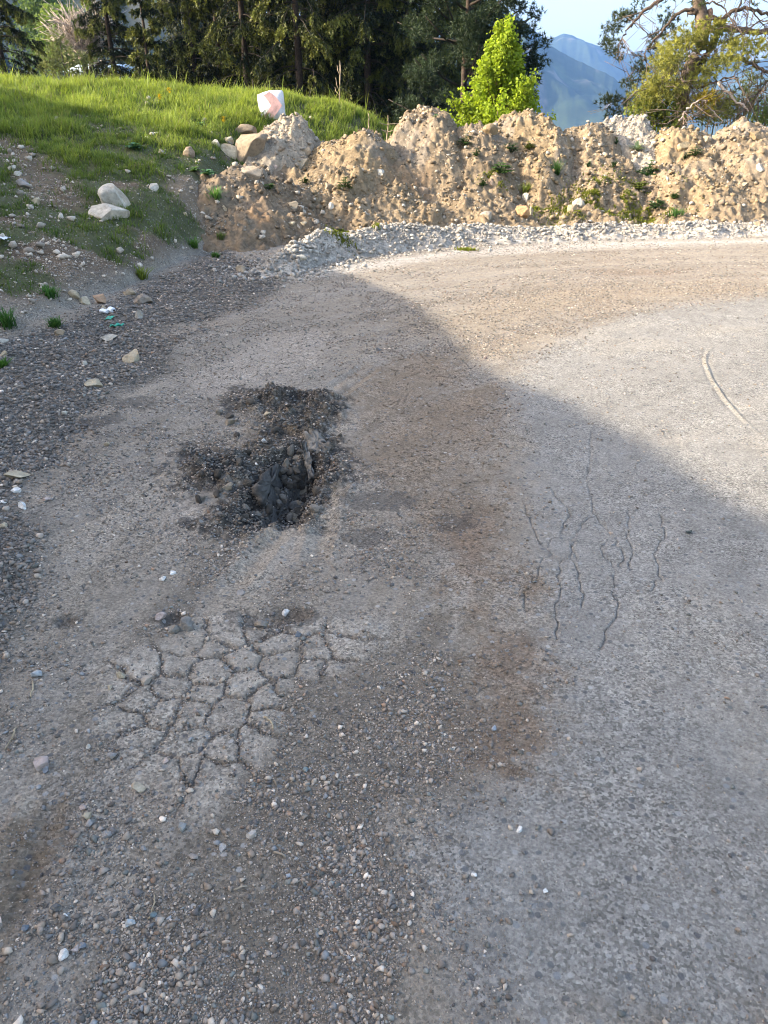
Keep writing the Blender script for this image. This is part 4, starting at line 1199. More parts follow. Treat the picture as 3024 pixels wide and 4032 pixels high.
# --- crumbled chunks in and around the hole: one set of shapes, copied
def crumbs():
    rng = np.random.default_rng(77); proto = []
    for k in range(6):
        V, F = rock_shape(rng, 2, 6, 0.25)
        C = c3(0.105, 0.090, 0.073)[None] * rng.uniform(0.6, 1.4) * (1 + 0.3 * fbm(V[:, 0] * 3 + k, V[:, 1] * 3 + V[:, 2] * 2, 1.0, 3, 5))[:, None]
        if k in (1, 4): C = C * 2.0
        o = link_mesh("asphalt_crumb", V * 0.5, [F], M_ROCK, C); proto.append(o)
    used = set()
    spots = [(rng.normal(1130, 80), rng.normal(1930, 85)) for _ in range(46)] + [(rng.uniform(900, 1340), rng.normal(1650, 70)) for _ in range(16)] + [(rng.uniform(780, 1000), rng.normal(1950, 70)) for _ in range(12)]
    for i, (px, py) in enumerate(spots):
        k = i % 6; o = proto[k]
        if k in used:
            o = o.copy(); COL.objects.link(o)
        used.add(k)
        p = at(px, py); s = rng.uniform(0.022, 0.060)
        o.location = (p[0], p[1], p[2] + 0.15 * s); o.rotation_euler = tuple(rng.uniform(0, 6.28, 3)); o.scale = (s, s * rng.uniform(0.7, 1), s * rng.uniform(0.6, 0.9))
        tag(o, "small dark crumb of broken asphalt lying in or around the pothole", "chunk", "crumbled asphalt around the pothole")
crumbs()

plate("asphalt_plate", [(1034, 2020, 0.06), (1020, 1990, 0.07), (1052, 1925, 0.065), (1092, 1872, 0.07), (1112, 1868, 0.03), (1100, 1935, 0.0), (1062, 2010, -0.01)], 0.03, (0.085, 0.077, 0.068), "long leaning slab of asphalt forming the pale cut face on the left of the pothole", G5)

# --- litter
def can(px, py, L, ang, squash, label):
    p = at(px, py); d = depth_of(p); r = 0.026
    root = empty("drink_can", (p[0], p[1], p[2] + r * 0.8), ang)
    b = MB()
    rng = np.random.default_rng(int(px))
    th = np.linspace(0, 2 * np.pi, 16, endpoint=False); xs = np.linspace(-L / 2, L / 2, 9)
    prof = np.array([0.78, 0.97, 1, 0.94, 0.86, 0.92, 1, 0.97, 0.78])
    V = np.array([[x, r * q * math.cos(t) * (1 + rng.normal(0, 0.05)), r * q * math.sin(t) * squash * (1 + rng.normal(0, 0.06))] for x, q in zip(xs, prof) for t in th])
    i = np.arange(8)[:, None] * 16; j = np.arange(16)[None]; k = (j + 1) % 16
    b.add(V, [np.stack([i + j, i + k, i + 16 + k, i + 16 + j], -1).reshape(-1, 4)], (0.72, 0.74, 0.77))
    b.build("can_body", M_TIN, root, True)
    for sx in (-1, 1):
        e = MB()
        V = np.array([[sx * (L / 2 + 0.0005), 0, 0]] + [[sx * L / 2, r * 0.77 * math.cos(t), r * 0.77 * math.sin(t) * squash] for t in th])
        F = [(0, 1 + q, 1 + (q + 1) % 16) for q in range(16)]
        e.add(V, [F], (0.60, 0.61, 0.63))
        eo = e.build("can_end", M_TIN, root)
        if sx > 0:
            h = MB(); V = np.array([[L / 2 + 0.002, r * 0.3 + 0.010 * math.cos(t), 0.008 * math.sin(t)] for t in th])
            h.add(V, [np.arange(16)[None]], (0.02, 0.02, 0.02)); h.build("can_opening_shade", M_TIN, eo)  # flat black disc painted in for the shade inside the opening
    return tag(root, label, "can")
can(413, 1236, 0.085, 2.6, 0.7, "crushed white drink can lying on its side, left of two")
can(441, 1232, 0.075, -0.9, 0.9, "white drink can with its dark opening showing, right of two")

def scrap(name, px, py, w, h_, col, label, cat, lift=0.0, n=9):
    p = at(px, py); d = depth_of(p); W = w * d / FPX; D = h_ * d / FPX
    rng = np.random.default_rng(int(px + py)); b = MB()
    X, Y = np.meshgrid(np.linspace(-W / 2, W / 2, n), np.linspace(-D / 2, D / 2, n))
    Z = np.abs(fbm(X / W * 3 + px, Y / D * 3, 1.0, 3, 4)) * W * 0.35 + 0.006 + lift
    X = X * (1 + 0.25 * noise(X / W * 3, Y / D * 3, 1.0, 3)); Y = Y * (1 + 0.25 * noise(X / W * 4, Y / D * 4, 1.0, 8)) + 0.3 * X
    top = np.stack([X, Y, Z], -1).reshape(-1, 3); N = n * n
    F = grid_faces(n, n); b.add(np.concatenate([top, top - np.array([0, 0, 0.0025])]), [np.concatenate([F, F[:, ::-1] + N])], col)
    o = b.build(name, M_PLASTIC, None, True); o.location = p
    return tag(o, label, cat)
scrap("plastic_scrap", 432, 1260, 26, 40, (0.03, 0.36, 0.22), "bright green plastic scrap, upper piece of two on the verge", "plastic scrap")
scrap("plastic_scrap", 460, 1290, 44, 26, (0.025, 0.30, 0.20), "bright green plastic ribbon, lower piece of two on the verge", "plastic scrap")
scrap("plastic_wrapper", 452, 812, 24, 22, (0.62, 0.68, 0.78), "crumpled silvery blue wrapper wedged against the off white boulder", "wrapper", 0.05)
scrap("paper_litter", 12, 962, 40, 46, (0.72, 0.76, 0.80), "crumpled pale paper in the grass at the left edge", "litter", 0.04)
scrap("dead_leaf", 2710, 2104, 26, 14, (0.05, 0.055, 0.035), "single dark dead leaf lying on the bare asphalt", "leaf")

def twig(px0, py0, px1, py1, rad, col, label):
    a = at(px0, py0); c = at(px1, py1); b = MB(); rng = np.random.default_rng(int(px0))
    t = np.linspace(0, 1, 8)[:, None]; L = np.linalg.norm(c - a)
    pts = a * (1 - t) + c * t + rng.normal(0, L * 0.02, (8, 3)) * np.array([1, 1, 0]) + np.array([0, 0, rad * 1.3]) + np.sin(t * 3.1) * np.array([0.06 * L, 0.02 * L, 0.004])
    b.tube(pts, rad * np.linspace(1, 0.6, 8), 5, col)
    o = b.build("twig", M_TWIG, None, True)
    return tag(o, label, "twig", "dry twigs on the gravel")
STR = (0.33, 0.27, 0.18)
for q in [(1045, 2838, 1078, 2888, 0.0035, STR, "dry straw coloured twig on the right side of the crazed paving"),
          (132, 2700, 122, 2755, 0.003, STR, "short straw twig near the left edge below the milky grey stone"),
          (66, 2878, 24, 2968, 0.003, STR, "curved straw twig at the left edge"),
          (1080, 3080, 1090, 3115, 0.0035, (0.24, 0.19, 0.14), "short brown twig on the loose grit above the gravel cluster"),
          (1080, 3370, 1125, 3390, 0.0035, (0.28, 0.23, 0.17), "pale twig right of the foreground gravel cluster"),
          (930, 3535, 978, 3520, 0.0025, (0.28, 0.24, 0.18), "thin twig among the foreground gravel"),
          (590, 3625, 615, 3545, 0.002, STR, "thin upright lying straw in the foreground gravel")]:
    twig(*q)
#@@PLANTS
# ------------------------------------------------------------------ grass and weeds
def blades(P, H, Wd, lean, rng, base, tip, segs=3):
    """P (n,3) -> curved tapering blades"""
    n = len(P)
    a = rng.uniform(0, 2 * np.pi, n); d = np.stack([np.cos(a), np.sin(a), 0 * a], 1)
    s = np.stack([-np.sin(a), np.cos(a), 0 * a], 1)
    t = np.array([0, 0.4, 0.75, 1.0]); w = np.array([1, 0.85, 0.5, 0.0])
    V = []; C = []
    for k in range(4):
        c = P + d * (H * lean * t[k] ** 1.8)[:, None] + np.array([0, 0, 1.0]) * (H * t[k] * (1 - 0.35 * lean * t[k]))[:, None]
        col = base * (1 - t[k]) + tip * t[k]
        if k < 3:
            V += [c - s * (Wd * w[k] / 2)[:, None], c + s * (Wd * w[k] / 2)[:, None]]; C += [col, col]
        else:
            V += [c]; C += [col]
    V = np.stack(V, 1).reshape(-1, 3); C = np.stack(C, 1).reshape(-1, 3)
    o = (np.arange(n) * 7)[:, None]
    Q = np.concatenate([o + np.array([[0, 1, 3, 2]]), o + np.array([[2, 3, 5, 4]])]); T = o + np.array([[4, 5, 6]])
    return V, [Q, T], C

def build_grass():
    rng = np.random.default_rng(21)
    n = 640000
    x = rng.uniform(-9.6, 2.4, n); y = rng.uniform(5.0, 18.6, n)
    ok = (np.abs(x) < 0.46 * y + 0.9)
    x, y = x[ok], y[ok]
    g = grass_mask(x, y); zb = z_big(x, y)
    tuft = fbm(x, y, 1.6, 3, 601); tf = noise(x, y, 7, 605)
    y0 = np.interp(x, TOE_X, TOE_Y); t = np.clip((y - y0) / (16.2 - y0), 0, 1.2)
    lush_sunlit = sstep(0.55, 0.85, t + 0.15 * tuft)  # upper bank: taller, denser grass, with sunlight painted into its colour
    den = g * np.clip(0.55 + 0.55 * tf + 0.4 * tuft, 0.06, 1) * (0.7 + 0.3 * lush_sunlit)
    hz = np.stack([heap_z(h, x, y, False) for _, h, _, _ in HEAPS]).max(0)
    ok = (rng.random(len(x)) < den) & (hz < zb + 0.03) & (zb > 0.03)
    x, y, lush_sunlit, tuft, tf = x[ok], y[ok], lush_sunlit[ok], tuft[ok], tf[ok]
    n = len(x)
    P = np.stack([x, y, ground_z(x, y) - 0.01], 1)
    H = (0.045 + 0.06 * np.clip(tf + tuft, 0, 1) + 0.09 * lush_sunlit) * rng.uniform(0.5, 1.4, n) * (1 + 0.45 * fbm(x, y, 2.2, 3, 607)) * np.where(rng.random(n) < 0.012, 2.2, 1.0)
    W = rng.uniform(0.007, 0.013, n) * (0.8 + 0.3 * lush_sunlit)
    lean = rng.uniform(0.15, 0.9, n)
    base = c3(0.05, 0.09, 0.018) * rng.uniform(0.7, 1.2, (n, 1)) * (0.7 + 0.5 * lush_sunlit)[:, None]  # shade of the lower bank painted in as darker blades
    tip = mixc(np.tile(c3(0.075, 0.15, 0.026), (n, 1)), np.tile(c3(0.36, 0.43, 0.085), (n, 1)), np.clip(0.25 + 0.5 * lush_sunlit + 0.4 * tuft, 0, 1)) * rng.uniform(0.75, 1.25, (n, 1))  # sunlight painted into the blade tips of the upper bank
    dry = rng.random(n) < 0.05
    tip[dry] = c3(0.34, 0.29, 0.16)
    V, F, C = blades(P, H, W, lean, rng, base, tip)
    o = link_mesh("grass", V, F, M_GRASS, C)
    tag(o, "green grass growing thin on the shaded bank and thick on its sunlit top", "grass", kind="stuff")
build_grass()

def leaf_fan(b, c, n, L, W, up, rng, col, arch=0.5, segs=4):
    """rosette of broad leaves from a centre"""
    for i in range(n):
        a = 2 * math.pi * i / n + rng.uniform(-0.35, 0.35); l = L * rng.uniform(0.7, 1.1); w = W * rng.uniform(0.8, 1.15)
        d = np.array([math.cos(a), math.sin(a), 0]); s = np.array([-d[1], d[0], 0]); e = up * rng.uniform(0.6, 1.3)
        V = []
        for k in range(segs + 1):
            t = k / segs; wd = w * math.sin(math.pi * (0.12 + 0.88 * t) ** 0.8) * (1 if k < segs else 0.05)
            p = c + d * l * t * (0.75 + 0.25 * t) + np.array([0, 0, l * (e * t - arch * e * 1.5 * t * t)])
            V += [p - s * wd / 2 + np.array([0, 0, 0.12 * wd]), p, p + s * wd / 2 + np.array([0, 0, 0.12 * wd])]
        F = []
        for k in range(segs):
            o = k * 3
            F += [(o, o + 1, o + 4, o + 3), (o + 1, o + 2, o + 5, o + 4)]
        b.add(V, [F], np.array(col) * rng.uniform(0.7, 1.3))

def weed(px, py, w, h_, kind, col, label, name="weed", cat="weed", group="weeds on the mounds and bank"):
    rng = np.random.default_rng(int(px * 3 + py))
    p = at(px, py + 0.4 * h_); d = depth_of(p); W = w * d / FPX; Hh = h_ * d / FPX
    if kind == "bush": W *= 1.3; Hh *= 1.15
    b = MB(); col = np.array(col)
    if kind == "rosette":
        leaf_fan(b, np.zeros(3), 12, W * 0.55, W * 0.16, 0.8, rng, col, 0.4)
        leaf_fan(b, np.array([0, 0, 0.02]), 9, W * 0.42, W * 0.13, 1.5, rng, col * 1.2, 0.35)
    elif kind == "bush":
        for i in range(26):
            q = rng.normal(0, 1, 3); q /= np.linalg.norm(q); q[2] = abs(q[2])
            c = q * np.array([W * 0.42, W * 0.36, Hh * 0.75]) * rng.uniform(0.3, 1) ** 0.5
            b.tube(np.array([[0, 0, -0.02], c * 0.6 + np.array([0, 0, 0.02]), c]), 0.004, 4, col * 0.6)
            leaf_fan(b, c, 5, W * 0.17, W * 0.12, 0.5, rng, col * rng.uniform(0.7, 1.3), 0.6, 3)
    elif kind == "tuft":
        n = 90
        P = np.stack([rng.normal(0, W * 0.16, n), rng.normal(0, W * 0.13, n), np.full(n, -0.02)], 1)
        V, F, C = blades(P, Hh * rng.uniform(0.7, 1.25, n), np.full(n, 0.011), rng.uniform(0.2, 1.0, n), rng, np.tile(col * 0.7, (n, 1)), np.tile(col * 1.4, (n, 1)) * rng.uniform(0.8, 1.2, (n, 1)))
        b.add(V, F, C)
    elif kind == "burdock":
        leaf_fan(b, np.zeros(3), 9, W * 0.5, W * 0.36, 0.7, rng, col, 0.55, 5)
        leaf_fan(b, np.array([0, 0, Hh * 0.2]), 5, W * 0.34, W * 0.28, 1.0, rng, col * 1.25, 0.5, 5)
    elif kind == "flower":
        root = empty(name, p)
        n = 40
        P = np.stack([rng.normal(0, W * 0.2, n), rng.normal(0, W * 0.2, n), np.full(n, -0.02)], 1)
        V, F, C = blades(P, Hh * rng.uniform(0.4, 0.9, n), np.full(n, 0.014), rng.uniform(0.2, 0.8, n), rng, np.tile(c3(0.05, 0.1, 0.02), (n, 1)), np.tile(c3(0.13, 0.2, 0.04), (n, 1)))
        b.add(V, F, C); b.build("foliage", M_LEAF, root)
        f = MB()
        for i in range(34):
            c = np.array([rng.normal(0, W * 0.16), rng.normal(0, W * 0.16), Hh * rng.uniform(0.55, 1.05)])
            leaf_fan(f, c, 4, 0.022, 0.02, 0.6, rng, col, 0.4, 2)
        f.build("flower_heads", M_LEAF, root)
        return tag(root, label, cat, group)
    o = b.build(name, M_LEAF); o.location = p
    return tag(o, label, cat, group)
GB = (0.075, 0.16, 0.075); GD = (0.045, 0.10, 0.025); GY = (0.15, 0.19, 0.035); GS = (0.16, 0.215, 0.145)
for q in [
    (820, 682, 84, 46, "burdock", GB, "broad leaved blue green plant at the left foot of the boulder pile"),
    (768, 662, 60, 40, "burdock", (0.10, 0.18, 0.05), "light green leafy plant between the path and the broad leaved blue green plant"),
    (851, 762, 64, 58, "tuft", (0.09, 0.19, 0.05), "upright bright green weed beside the footpath, below the broad leaved plant"),
    (530, 566, 92, 52, "burdock", GB, "broad leaved dark plant in the shaded grass up the bank"),
    (792, 482, 60, 36, "burdock", (0.13, 0.24, 0.10), "pale leaved plant in the sunny grass above the boulder pile"),
    (555, 1072, 60, 60, "tuft", GY, "yellowish grass tuft on the gravelly foot of the bank"),
    (199, 1150, 92, 56, "tuft", (0.06, 0.15, 0.03), "bright low grass clump left of the trio of stones"),
    (760, 955, 66, 50, "tuft", (0.08, 0.17, 0.035), "grass tuft beside the lower end of the footpath"),
    (850, 1002, 42, 26, "tuft", (0.06, 0.13, 0.03), "small grass tuft on the bare soil above the tan stone"),
    (870, 930, 54, 30, "tuft", (0.10, 0.14, 0.04), "sparse dry tuft on the path left of the white ridge"),
    (30, 1250, 100, 90, "tuft", (0.05, 0.12, 0.03), "dark grass clump at the left edge of the verge"),
    (220, 1270, 70, 50, "tuft", (0.05, 0.12, 0.03), "grass clump left of the crushed cans"),
    (15, 1425, 40, 50, "tuft", (0.06, 0.14, 0.03), "grass sprig at the left edge under the pair of verge stones"),
    (1833, 560, 60, 56, "bush", GD, "leafy green weed on the right shoulder of the tall flat topped mound"),
    (2011, 584, 56, 46, "bush", GD, "leafy green weed in the saddle below the lime green tree"),
    (2085, 575, 46, 30, "bush", GY, "thin yellowish weed right of the saddle weed"),
    (1717, 452, 34, 24, "burdock", GB, "small green plant on top of the tall flat topped mound"),
    (1875, 608, 36, 30, "bush", GD, "small weed below the leafy weed of the tall mound"),
    (1977, 668, 78, 48, "bush", (0.07, 0.14, 0.035), "bushy weed above the brown hollow"),
    (2074, 740, 60, 50, "tuft", GY, "yellow green grass tuft above the orange brown clod"),
    (1900, 720, 34, 40, "bush", GD, "little weed left of the brown hollow"),
    (2192, 662, 32, 62, "tuft", GD, "drooping dark grass on the small tan spur"),
    (2508, 578, 84, 66, "rosette", GS, "pale grey green rosette of pointed leaves on the mound"),
    (2542, 662, 76, 70, "bush", (0.05, 0.13, 0.03), "round dark green weed below the pale rosette"),
    (2735, 603, 54, 40, "bush", (0.08, 0.13, 0.04), "small weed on the smooth yellow mound"),
    (2697, 617, 24, 24, "bush", (0.07, 0.12, 0.06), "tiny weed beside the small weed of the smooth yellow mound"),
    (2745, 490, 44, 36, "bush", (0.10, 0.15, 0.10), "blue green weed on the skyline under the old pine"),
    (2425, 560, 24, 26, "bush", GD, "tiny green weed left of the pale rosette"),
    (2315, 645, 26, 30, "bush", GB, "tiny blue green weed on the narrow stony spur"),
    (2418, 652, 36, 34, "bush", GD, "small green weed between the spur and the dark green weed"),
    (2515, 730, 70, 44, "bush", GY, "yellow green patch of weed above the moss"),
    (2585, 805, 66, 44, "bush", (0.06, 0.12, 0.04), "dark low weed right of the moss"),
    (2660, 835, 80, 34, "tuft", (0.06, 0.14, 0.03), "dark green grass tuft at the right end of the moss"),
    (2655, 770, 40, 30, "bush", GD, "small weed above the dark green grass tuft"),
    (1200, 720, 40, 24, "bush", GD, "small weed at the top of the brown rubble bank"),
    (1360, 730, 66, 50, "bush", (0.07, 0.11, 0.035), "thin low weed in the middle of the brown rubble bank"),
    (1060, 740, 44, 26, "bush", (0.09, 0.15, 0.05), "small fresh weed below the brown wedge shaped rock"),
]:
    weed(*q)
for px, py, lab in [(672, 376, "yellow flowering plant in the sunny grass, upper left of three"), (634, 402, "yellow flowering plant in the sunny grass, lower left of three"), (885, 492, "yellow flowering plant beside the boulder pile")]:
    weed(px, py, 22, 40, "flower", (0.62, 0.46, 0.02), lab, "flowering_plant", "flower", "yellow flowers in the grass")

def build_moss():
    rng = np.random.default_rng(33); P = []; 
    for px, py, rx, ry, n in [(2410, 802, 230, 60, 7500), (2300, 815, 150, 40, 2200), (1960, 700, 60, 30, 1500), (1380, 912, 80, 25, 2000), (1490, 885, 50, 14, 700), (2130, 812, 70, 16, 700), (2580, 845, 90, 14, 900), (1340, 935, 60, 10, 400), (1840, 985, 40, 8, 300)]:
        c = at(px, py); W = rx * depth_of(c) / FPX
        x = c[0] + rng.normal(0, W * 0.5, n); y = c[1] + rng.normal(0, W * 0.28, n)
        m = fbm(x, y, 2.5, 3, 611) > -0.15
        P.append(np.stack([x[m], y[m]], 1))
    P = np.concatenate(P); z = surf(P[:, 0], P[:, 1]); n = len(P)
    V, F, C = blades(np.column_stack([P, z - 0.01]), rng.uniform(0.02, 0.06, n), rng.uniform(0.012, 0.02, n), rng.uniform(0.3, 1, n), rng, np.tile(c3(0.09, 0.12, 0.02), (n, 1)), np.tile(c3(0.26, 0.28, 0.035), (n, 1)) * rng.uniform(0.6, 1.2, (n, 1)))
    o = link_mesh("moss", V, F, M_GRASS, C)
    tag(o, "yellow green mossy ground cover at the foot of the dirt mounds", "moss", kind="stuff")
build_moss()
#@@TREES
# ------------------------------------------------------------------ trees
def tri_leaves(P, D, L, W, rng):
    """one thin triangle per leaf/needle tuft: base P, direction D"""
    n = len(P)
    D = D / (np.linalg.norm(D, axis=1)[:, None] + 1e-9)
    s = np.cross(D, rng.normal(size=(n, 3))); s /= np.linalg.norm(s, axis=1)[:, None] + 1e-9
    V = np.stack([P - s * (W / 2)[:, None], P + s * (W / 2)[:, None], P + D * L[:, None]], 1).reshape(-1, 3)
    return V, np.arange(3 * n).reshape(-1, 3)

def diamond_leaves(P, D, L, W, rng):
    n = len(P)
    D = D / (np.linalg.norm(D, axis=1)[:, None] + 1e-9)
    s = np.cross(D, rng.normal(size=(n, 3))); s /= np.linalg.norm(s, axis=1)[:, None] + 1e-9
    m = P + D * (L * 0.45)[:, None]
    V = np.stack([P, m + s * (W / 2)[:, None], P + D * L[:, None], m - s * (W / 2)[:, None]], 1).reshape(-1, 3)
    return V, np.arange(4 * n).reshape(-1, 4)

def spruce_data(seed, H, R, dense=1.0, hang=1.0, low=0.4):
    rng = np.random.default_rng(seed)
    tr = MB(); br = MB()
    z = np.linspace(-0.6, H, 12)
    lean = np.cumsum(rng.normal(0, 0.02, (12, 2)), 0)
    tp = np.column_stack([lean, z]); rad = 0.013 * H * (1 - np.linspace(0, 1, 12)) ** 0.85 + 0.012
    tr.tube(tp, rad, 9, (0.055, 0.042, 0.034))
    zb = []; az = []
    zz = low
    while zz < H - 0.1:                       # whorls of boughs with bare gaps between
        k = rng.integers(5, 8); a0 = rng.uniform(0, 6.28)
        for j in range(k):
            if rng.random() < 0.12: continue
            zb.append(zz + rng.normal(0, 0.07)); az.append(a0 + j * 6.283 / k + rng.normal(0, 0.25))
        zz += (0.42 if zz < H * 0.6 else 0.30) / dense * rng.uniform(0.7, 1.3)
    zb = np.array(zb); az = np.array(az); nb = len(zb)
    L = R * np.clip(1 - zb / H, 0, 1) ** 0.80 * rng.uniform(0.5, 1.18, nb) + 0.14
    bx = np.interp(zb, z, tp[:, 0]); by = np.interp(zb, z, tp[:, 1])
    dr = np.stack([np.cos(az), np.sin(az)], 1)
    droop = rng.uniform(0.18, 0.5, nb) * hang
    up = rng.uniform(0.0, 0.3, nb)
    def bp(i, t):
        l = L[i] * t
        return np.stack([bx[i] + dr[i, 0] * l, by[i] + dr[i, 1] * l, zb[i] + up[i] * l - droop[i] * l * t * 1.4 + 0.30 * L[i] * np.clip(t - 0.72, 0, 1)], -1)
    for i in range(nb):
        if L[i] > 0.5:
            t = np.linspace(0, 0.95, 5)
            br.tube(bp(np.full(5, i), t), np.linspace(0.012 + 0.006 * L[i], 0.004, 5), 4, (0.06, 0.048, 0.036))
    # sprays: hanging side twigs along each bough
    k = np.clip((16 * L).astype(int), 5, 52)
    i = np.repeat(np.arange(nb), k); n = len(i)
    t = 0.22 + 0.80 * rng.random(n) ** 0.7
    P0 = bp(i, t)
    sg = np.sign(rng.normal(size=n)); out = rng.uniform(0.05, 0.42, n) * L[i] * np.clip(1.15 - t, 0.12, 1) ** 0.7
    P1 = P0 + np.stack([-dr[i, 1] * sg * out + dr[i, 0] * out * 0.55, dr[i, 0] * sg * out + dr[i, 1] * out * 0.55, -out * 0.3 - hang * rng.uniform(0.03, 0.30, n) * np.clip(L[i], 0.3, 1)], 1)
    m = 26
    f = np.tile(np.linspace(0.05, 1.05, m), n)[:, None]
    A = np.repeat(P0, m, 0); B = np.repeat(P1, m, 0)
    P = A * (1 - f) + B * f + rng.normal(0, 0.022, (n * m, 3)); P[:, 2] -= 0.04 * (f[:, 0] * 2 - 1) ** 2
    ax = B - A; ax /= np.linalg.norm(ax, axis=1)[:, None] + 1e-9
    D = ax * 0.6 + rng.normal(0, 0.6, (n * m, 3)) + np.array([0, 0, -0.25 * hang])
    V, F = tri_leaves(P, D, rng.uniform(0.055, 0.115, n * m), rng.uniform(0.03, 0.055, n * m), rng)
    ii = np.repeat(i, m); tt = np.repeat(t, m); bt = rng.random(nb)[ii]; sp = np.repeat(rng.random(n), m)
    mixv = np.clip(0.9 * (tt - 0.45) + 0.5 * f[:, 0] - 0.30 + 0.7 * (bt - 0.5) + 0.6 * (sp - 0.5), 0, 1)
    C = c3(0.010, 0.017, 0.007)[None] * (1 - mixv)[:, None] + c3(0.165, 0.178, 0.036)[None] * mixv[:, None]  # yellow green tip growth; shade inside the crown painted near-black
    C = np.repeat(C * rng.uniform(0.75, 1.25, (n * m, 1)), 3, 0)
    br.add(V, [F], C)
    return tr, br

SPR = {}
def spruce(key, px, base_px, Y, sc_, rz, label, group="spruces behind the grassy bank", zb=-2.0):
    p = far_pt(px, 400, Y)
    if key not in SPR:
        seed, H, R, dn, hg = key
        root = empty("spruce_tree")
        tr, br = spruce_data(seed, H, R, dn, hg)
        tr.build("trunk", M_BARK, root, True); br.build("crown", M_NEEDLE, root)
        SPR[key] = root; o = root
    else:
        o = copy_tree(SPR[key])
    o.location = (p[0], Y, zb); o.rotation_euler = (0, 0, rz); o.scale = (sc_, sc_, sc_)
    return tag(o, label, "spruce", group)
KA = (1, 13.0, 2.9, 1.0, 0.9); KB = (2, 12.0, 2.5, 1.1, 1.25); KC = (3, 6.6, 1.0, 1.3, 0.8); KD = (4, 14.0, 3.3, 1.0, 1.3)
for q in [
    (KA, 40, 0, 26.0, 0.74, 0.4, "sunlit spruce at the far left edge of the photo"),
    (KA, 470, 0, 26.0, 0.70, 2.1, "full drooping spruce left of the slender one, beyond the sunny grass"),
    (KC, 600, 0, 24.0, 1.02, 1.0, "slender pointed spruce whose tip shows between two bigger spruces"),
    (KB, 775, 0, 27.0, 0.85, 0.3, "dark spruce right of the slender pointed one"),
    (KD, 875, 0, 28.5, 0.85, 3.3, "wide dark spruce behind the left half of the sunny crest"),
    (KB, 985, 0, 25.5, 0.90, 4.1, "spruce with yellowish lit boughs left of the red and white panel"),
    (KB, 1185, 0, 25.0, 0.92, 5.2, "spruce with hanging lit boughs just right of the red and white panel"),
    (KD, 1300, 0, 30.0, 0.95, 1.7, "deep dark spruce behind the bare sapling"),
    (KB, 1450, 0, 25.6, 0.95, 2.6, "spruce with a bare dark lower trunk right of the bare sapling"),
    (KA, 1600, 0, 26.0, 0.72, 0.9, "spruce with long hanging boughs left of the dark pine"),
    (KD, 1090, 0, 32.0, 0.95, 0.2, "tall shadowy spruce filling the gap behind the panel"),
    (KD, 1530, 0, 33.0, 0.85, 5.5, "shadowy spruce behind the gap left of the dark pine"),
    (KA, 1390, 0, 35.0, 1.0, 1.0, "rearmost dim spruce behind the bare sapling gap"),
    (KB, 930, 0, 36.0, 1.0, 3.0, "rearmost dim spruce behind the yellowish lit one"),
    (KD, 800, 0, 38.0, 1.0, 2.2, "far back dim spruce between the dark and the wide dark spruce"),
    (KD, 1190, 0, 39.0, 1.1, 0.9, "far back dim spruce behind the hanging lit boughs"),
    (KD, 1480, 0, 40.0, 1.1, 4.2, "far back dim spruce behind the bare dark lower trunk"),
    (KB, 1330, 0, 27.0, 0.8, 0.5, "mid row dark spruce rising behind the wooden sapling top"),
    (KD, 1660, 0, 29.5, 0.9, 5.0, "dark full spruce just behind the left side of the dark pine"),
    (KD, 1800, 0, 36.0, 0.9, 2.9, "far back dim spruce straight behind the dark pine trunk"),
    (KB, 1700, 0, 34.0, 0.9, 3.9, "rearmost dim spruce seen left of the dark pine trunk"),
    (KC, 1660, 0, 22.0, 0.50, 2.0, "young low spruce peeping over the mounds left of the lime green tree"),
    (KC, 1000, 0, 22.5, 0.62, 3.1, "low bushy young spruce beneath the yellowish lit boughs"),
    (KC, 690, 0, 23.0, 0.62, 0.1, "low young spruce at the crest right of the slender pointed one"),
    (KC, 1240, 0, 23.0, 0.66, 5.0, "low young spruce under the hanging lit boughs"),
]:
    spruce(*q)

def needle_tufts(b, centres, radius, per, rng, col_d, col_l, L=(0.06, 0.12), W=(0.012, 0.022), flat=0.6, tufts=26):
    """pine foliage: clusters of tufts, each a small burst of needles pointing up and out"""
    for c, r in zip(centres, radius):
        n = max(6, int(tufts * (r / 0.35) ** 1.7))
        q = rng.normal(size=(n, 3)); q /= np.linalg.norm(q, axis=1)[:, None]; q *= (rng.random((n, 1)) ** 0.45) * r; q[:, 2] *= flat
        T = c + q
        P = np.repeat(T, per, 0); D = rng.normal(size=(n * per, 3)) + np.repeat(q / r, per, 0) * 0.8 + np.array([0, 0, 0.5])
        V, F = tri_leaves(P, D, rng.uniform(L[0], L[1], n * per), rng.uniform(W[0], W[1], n * per), rng)
        mv = np.clip(np.repeat(rng.random(n), per) * 0.8 + np.repeat(q[:, 2] / r, per) * 0.3 + 0.1, 0, 1)[:, None]
        C = col_d * (1 - mv) + col_l * mv
        b.add(V, [F], np.repeat(C * rng.uniform(0.8, 1.2, (n * per, 1)), 3, 0))

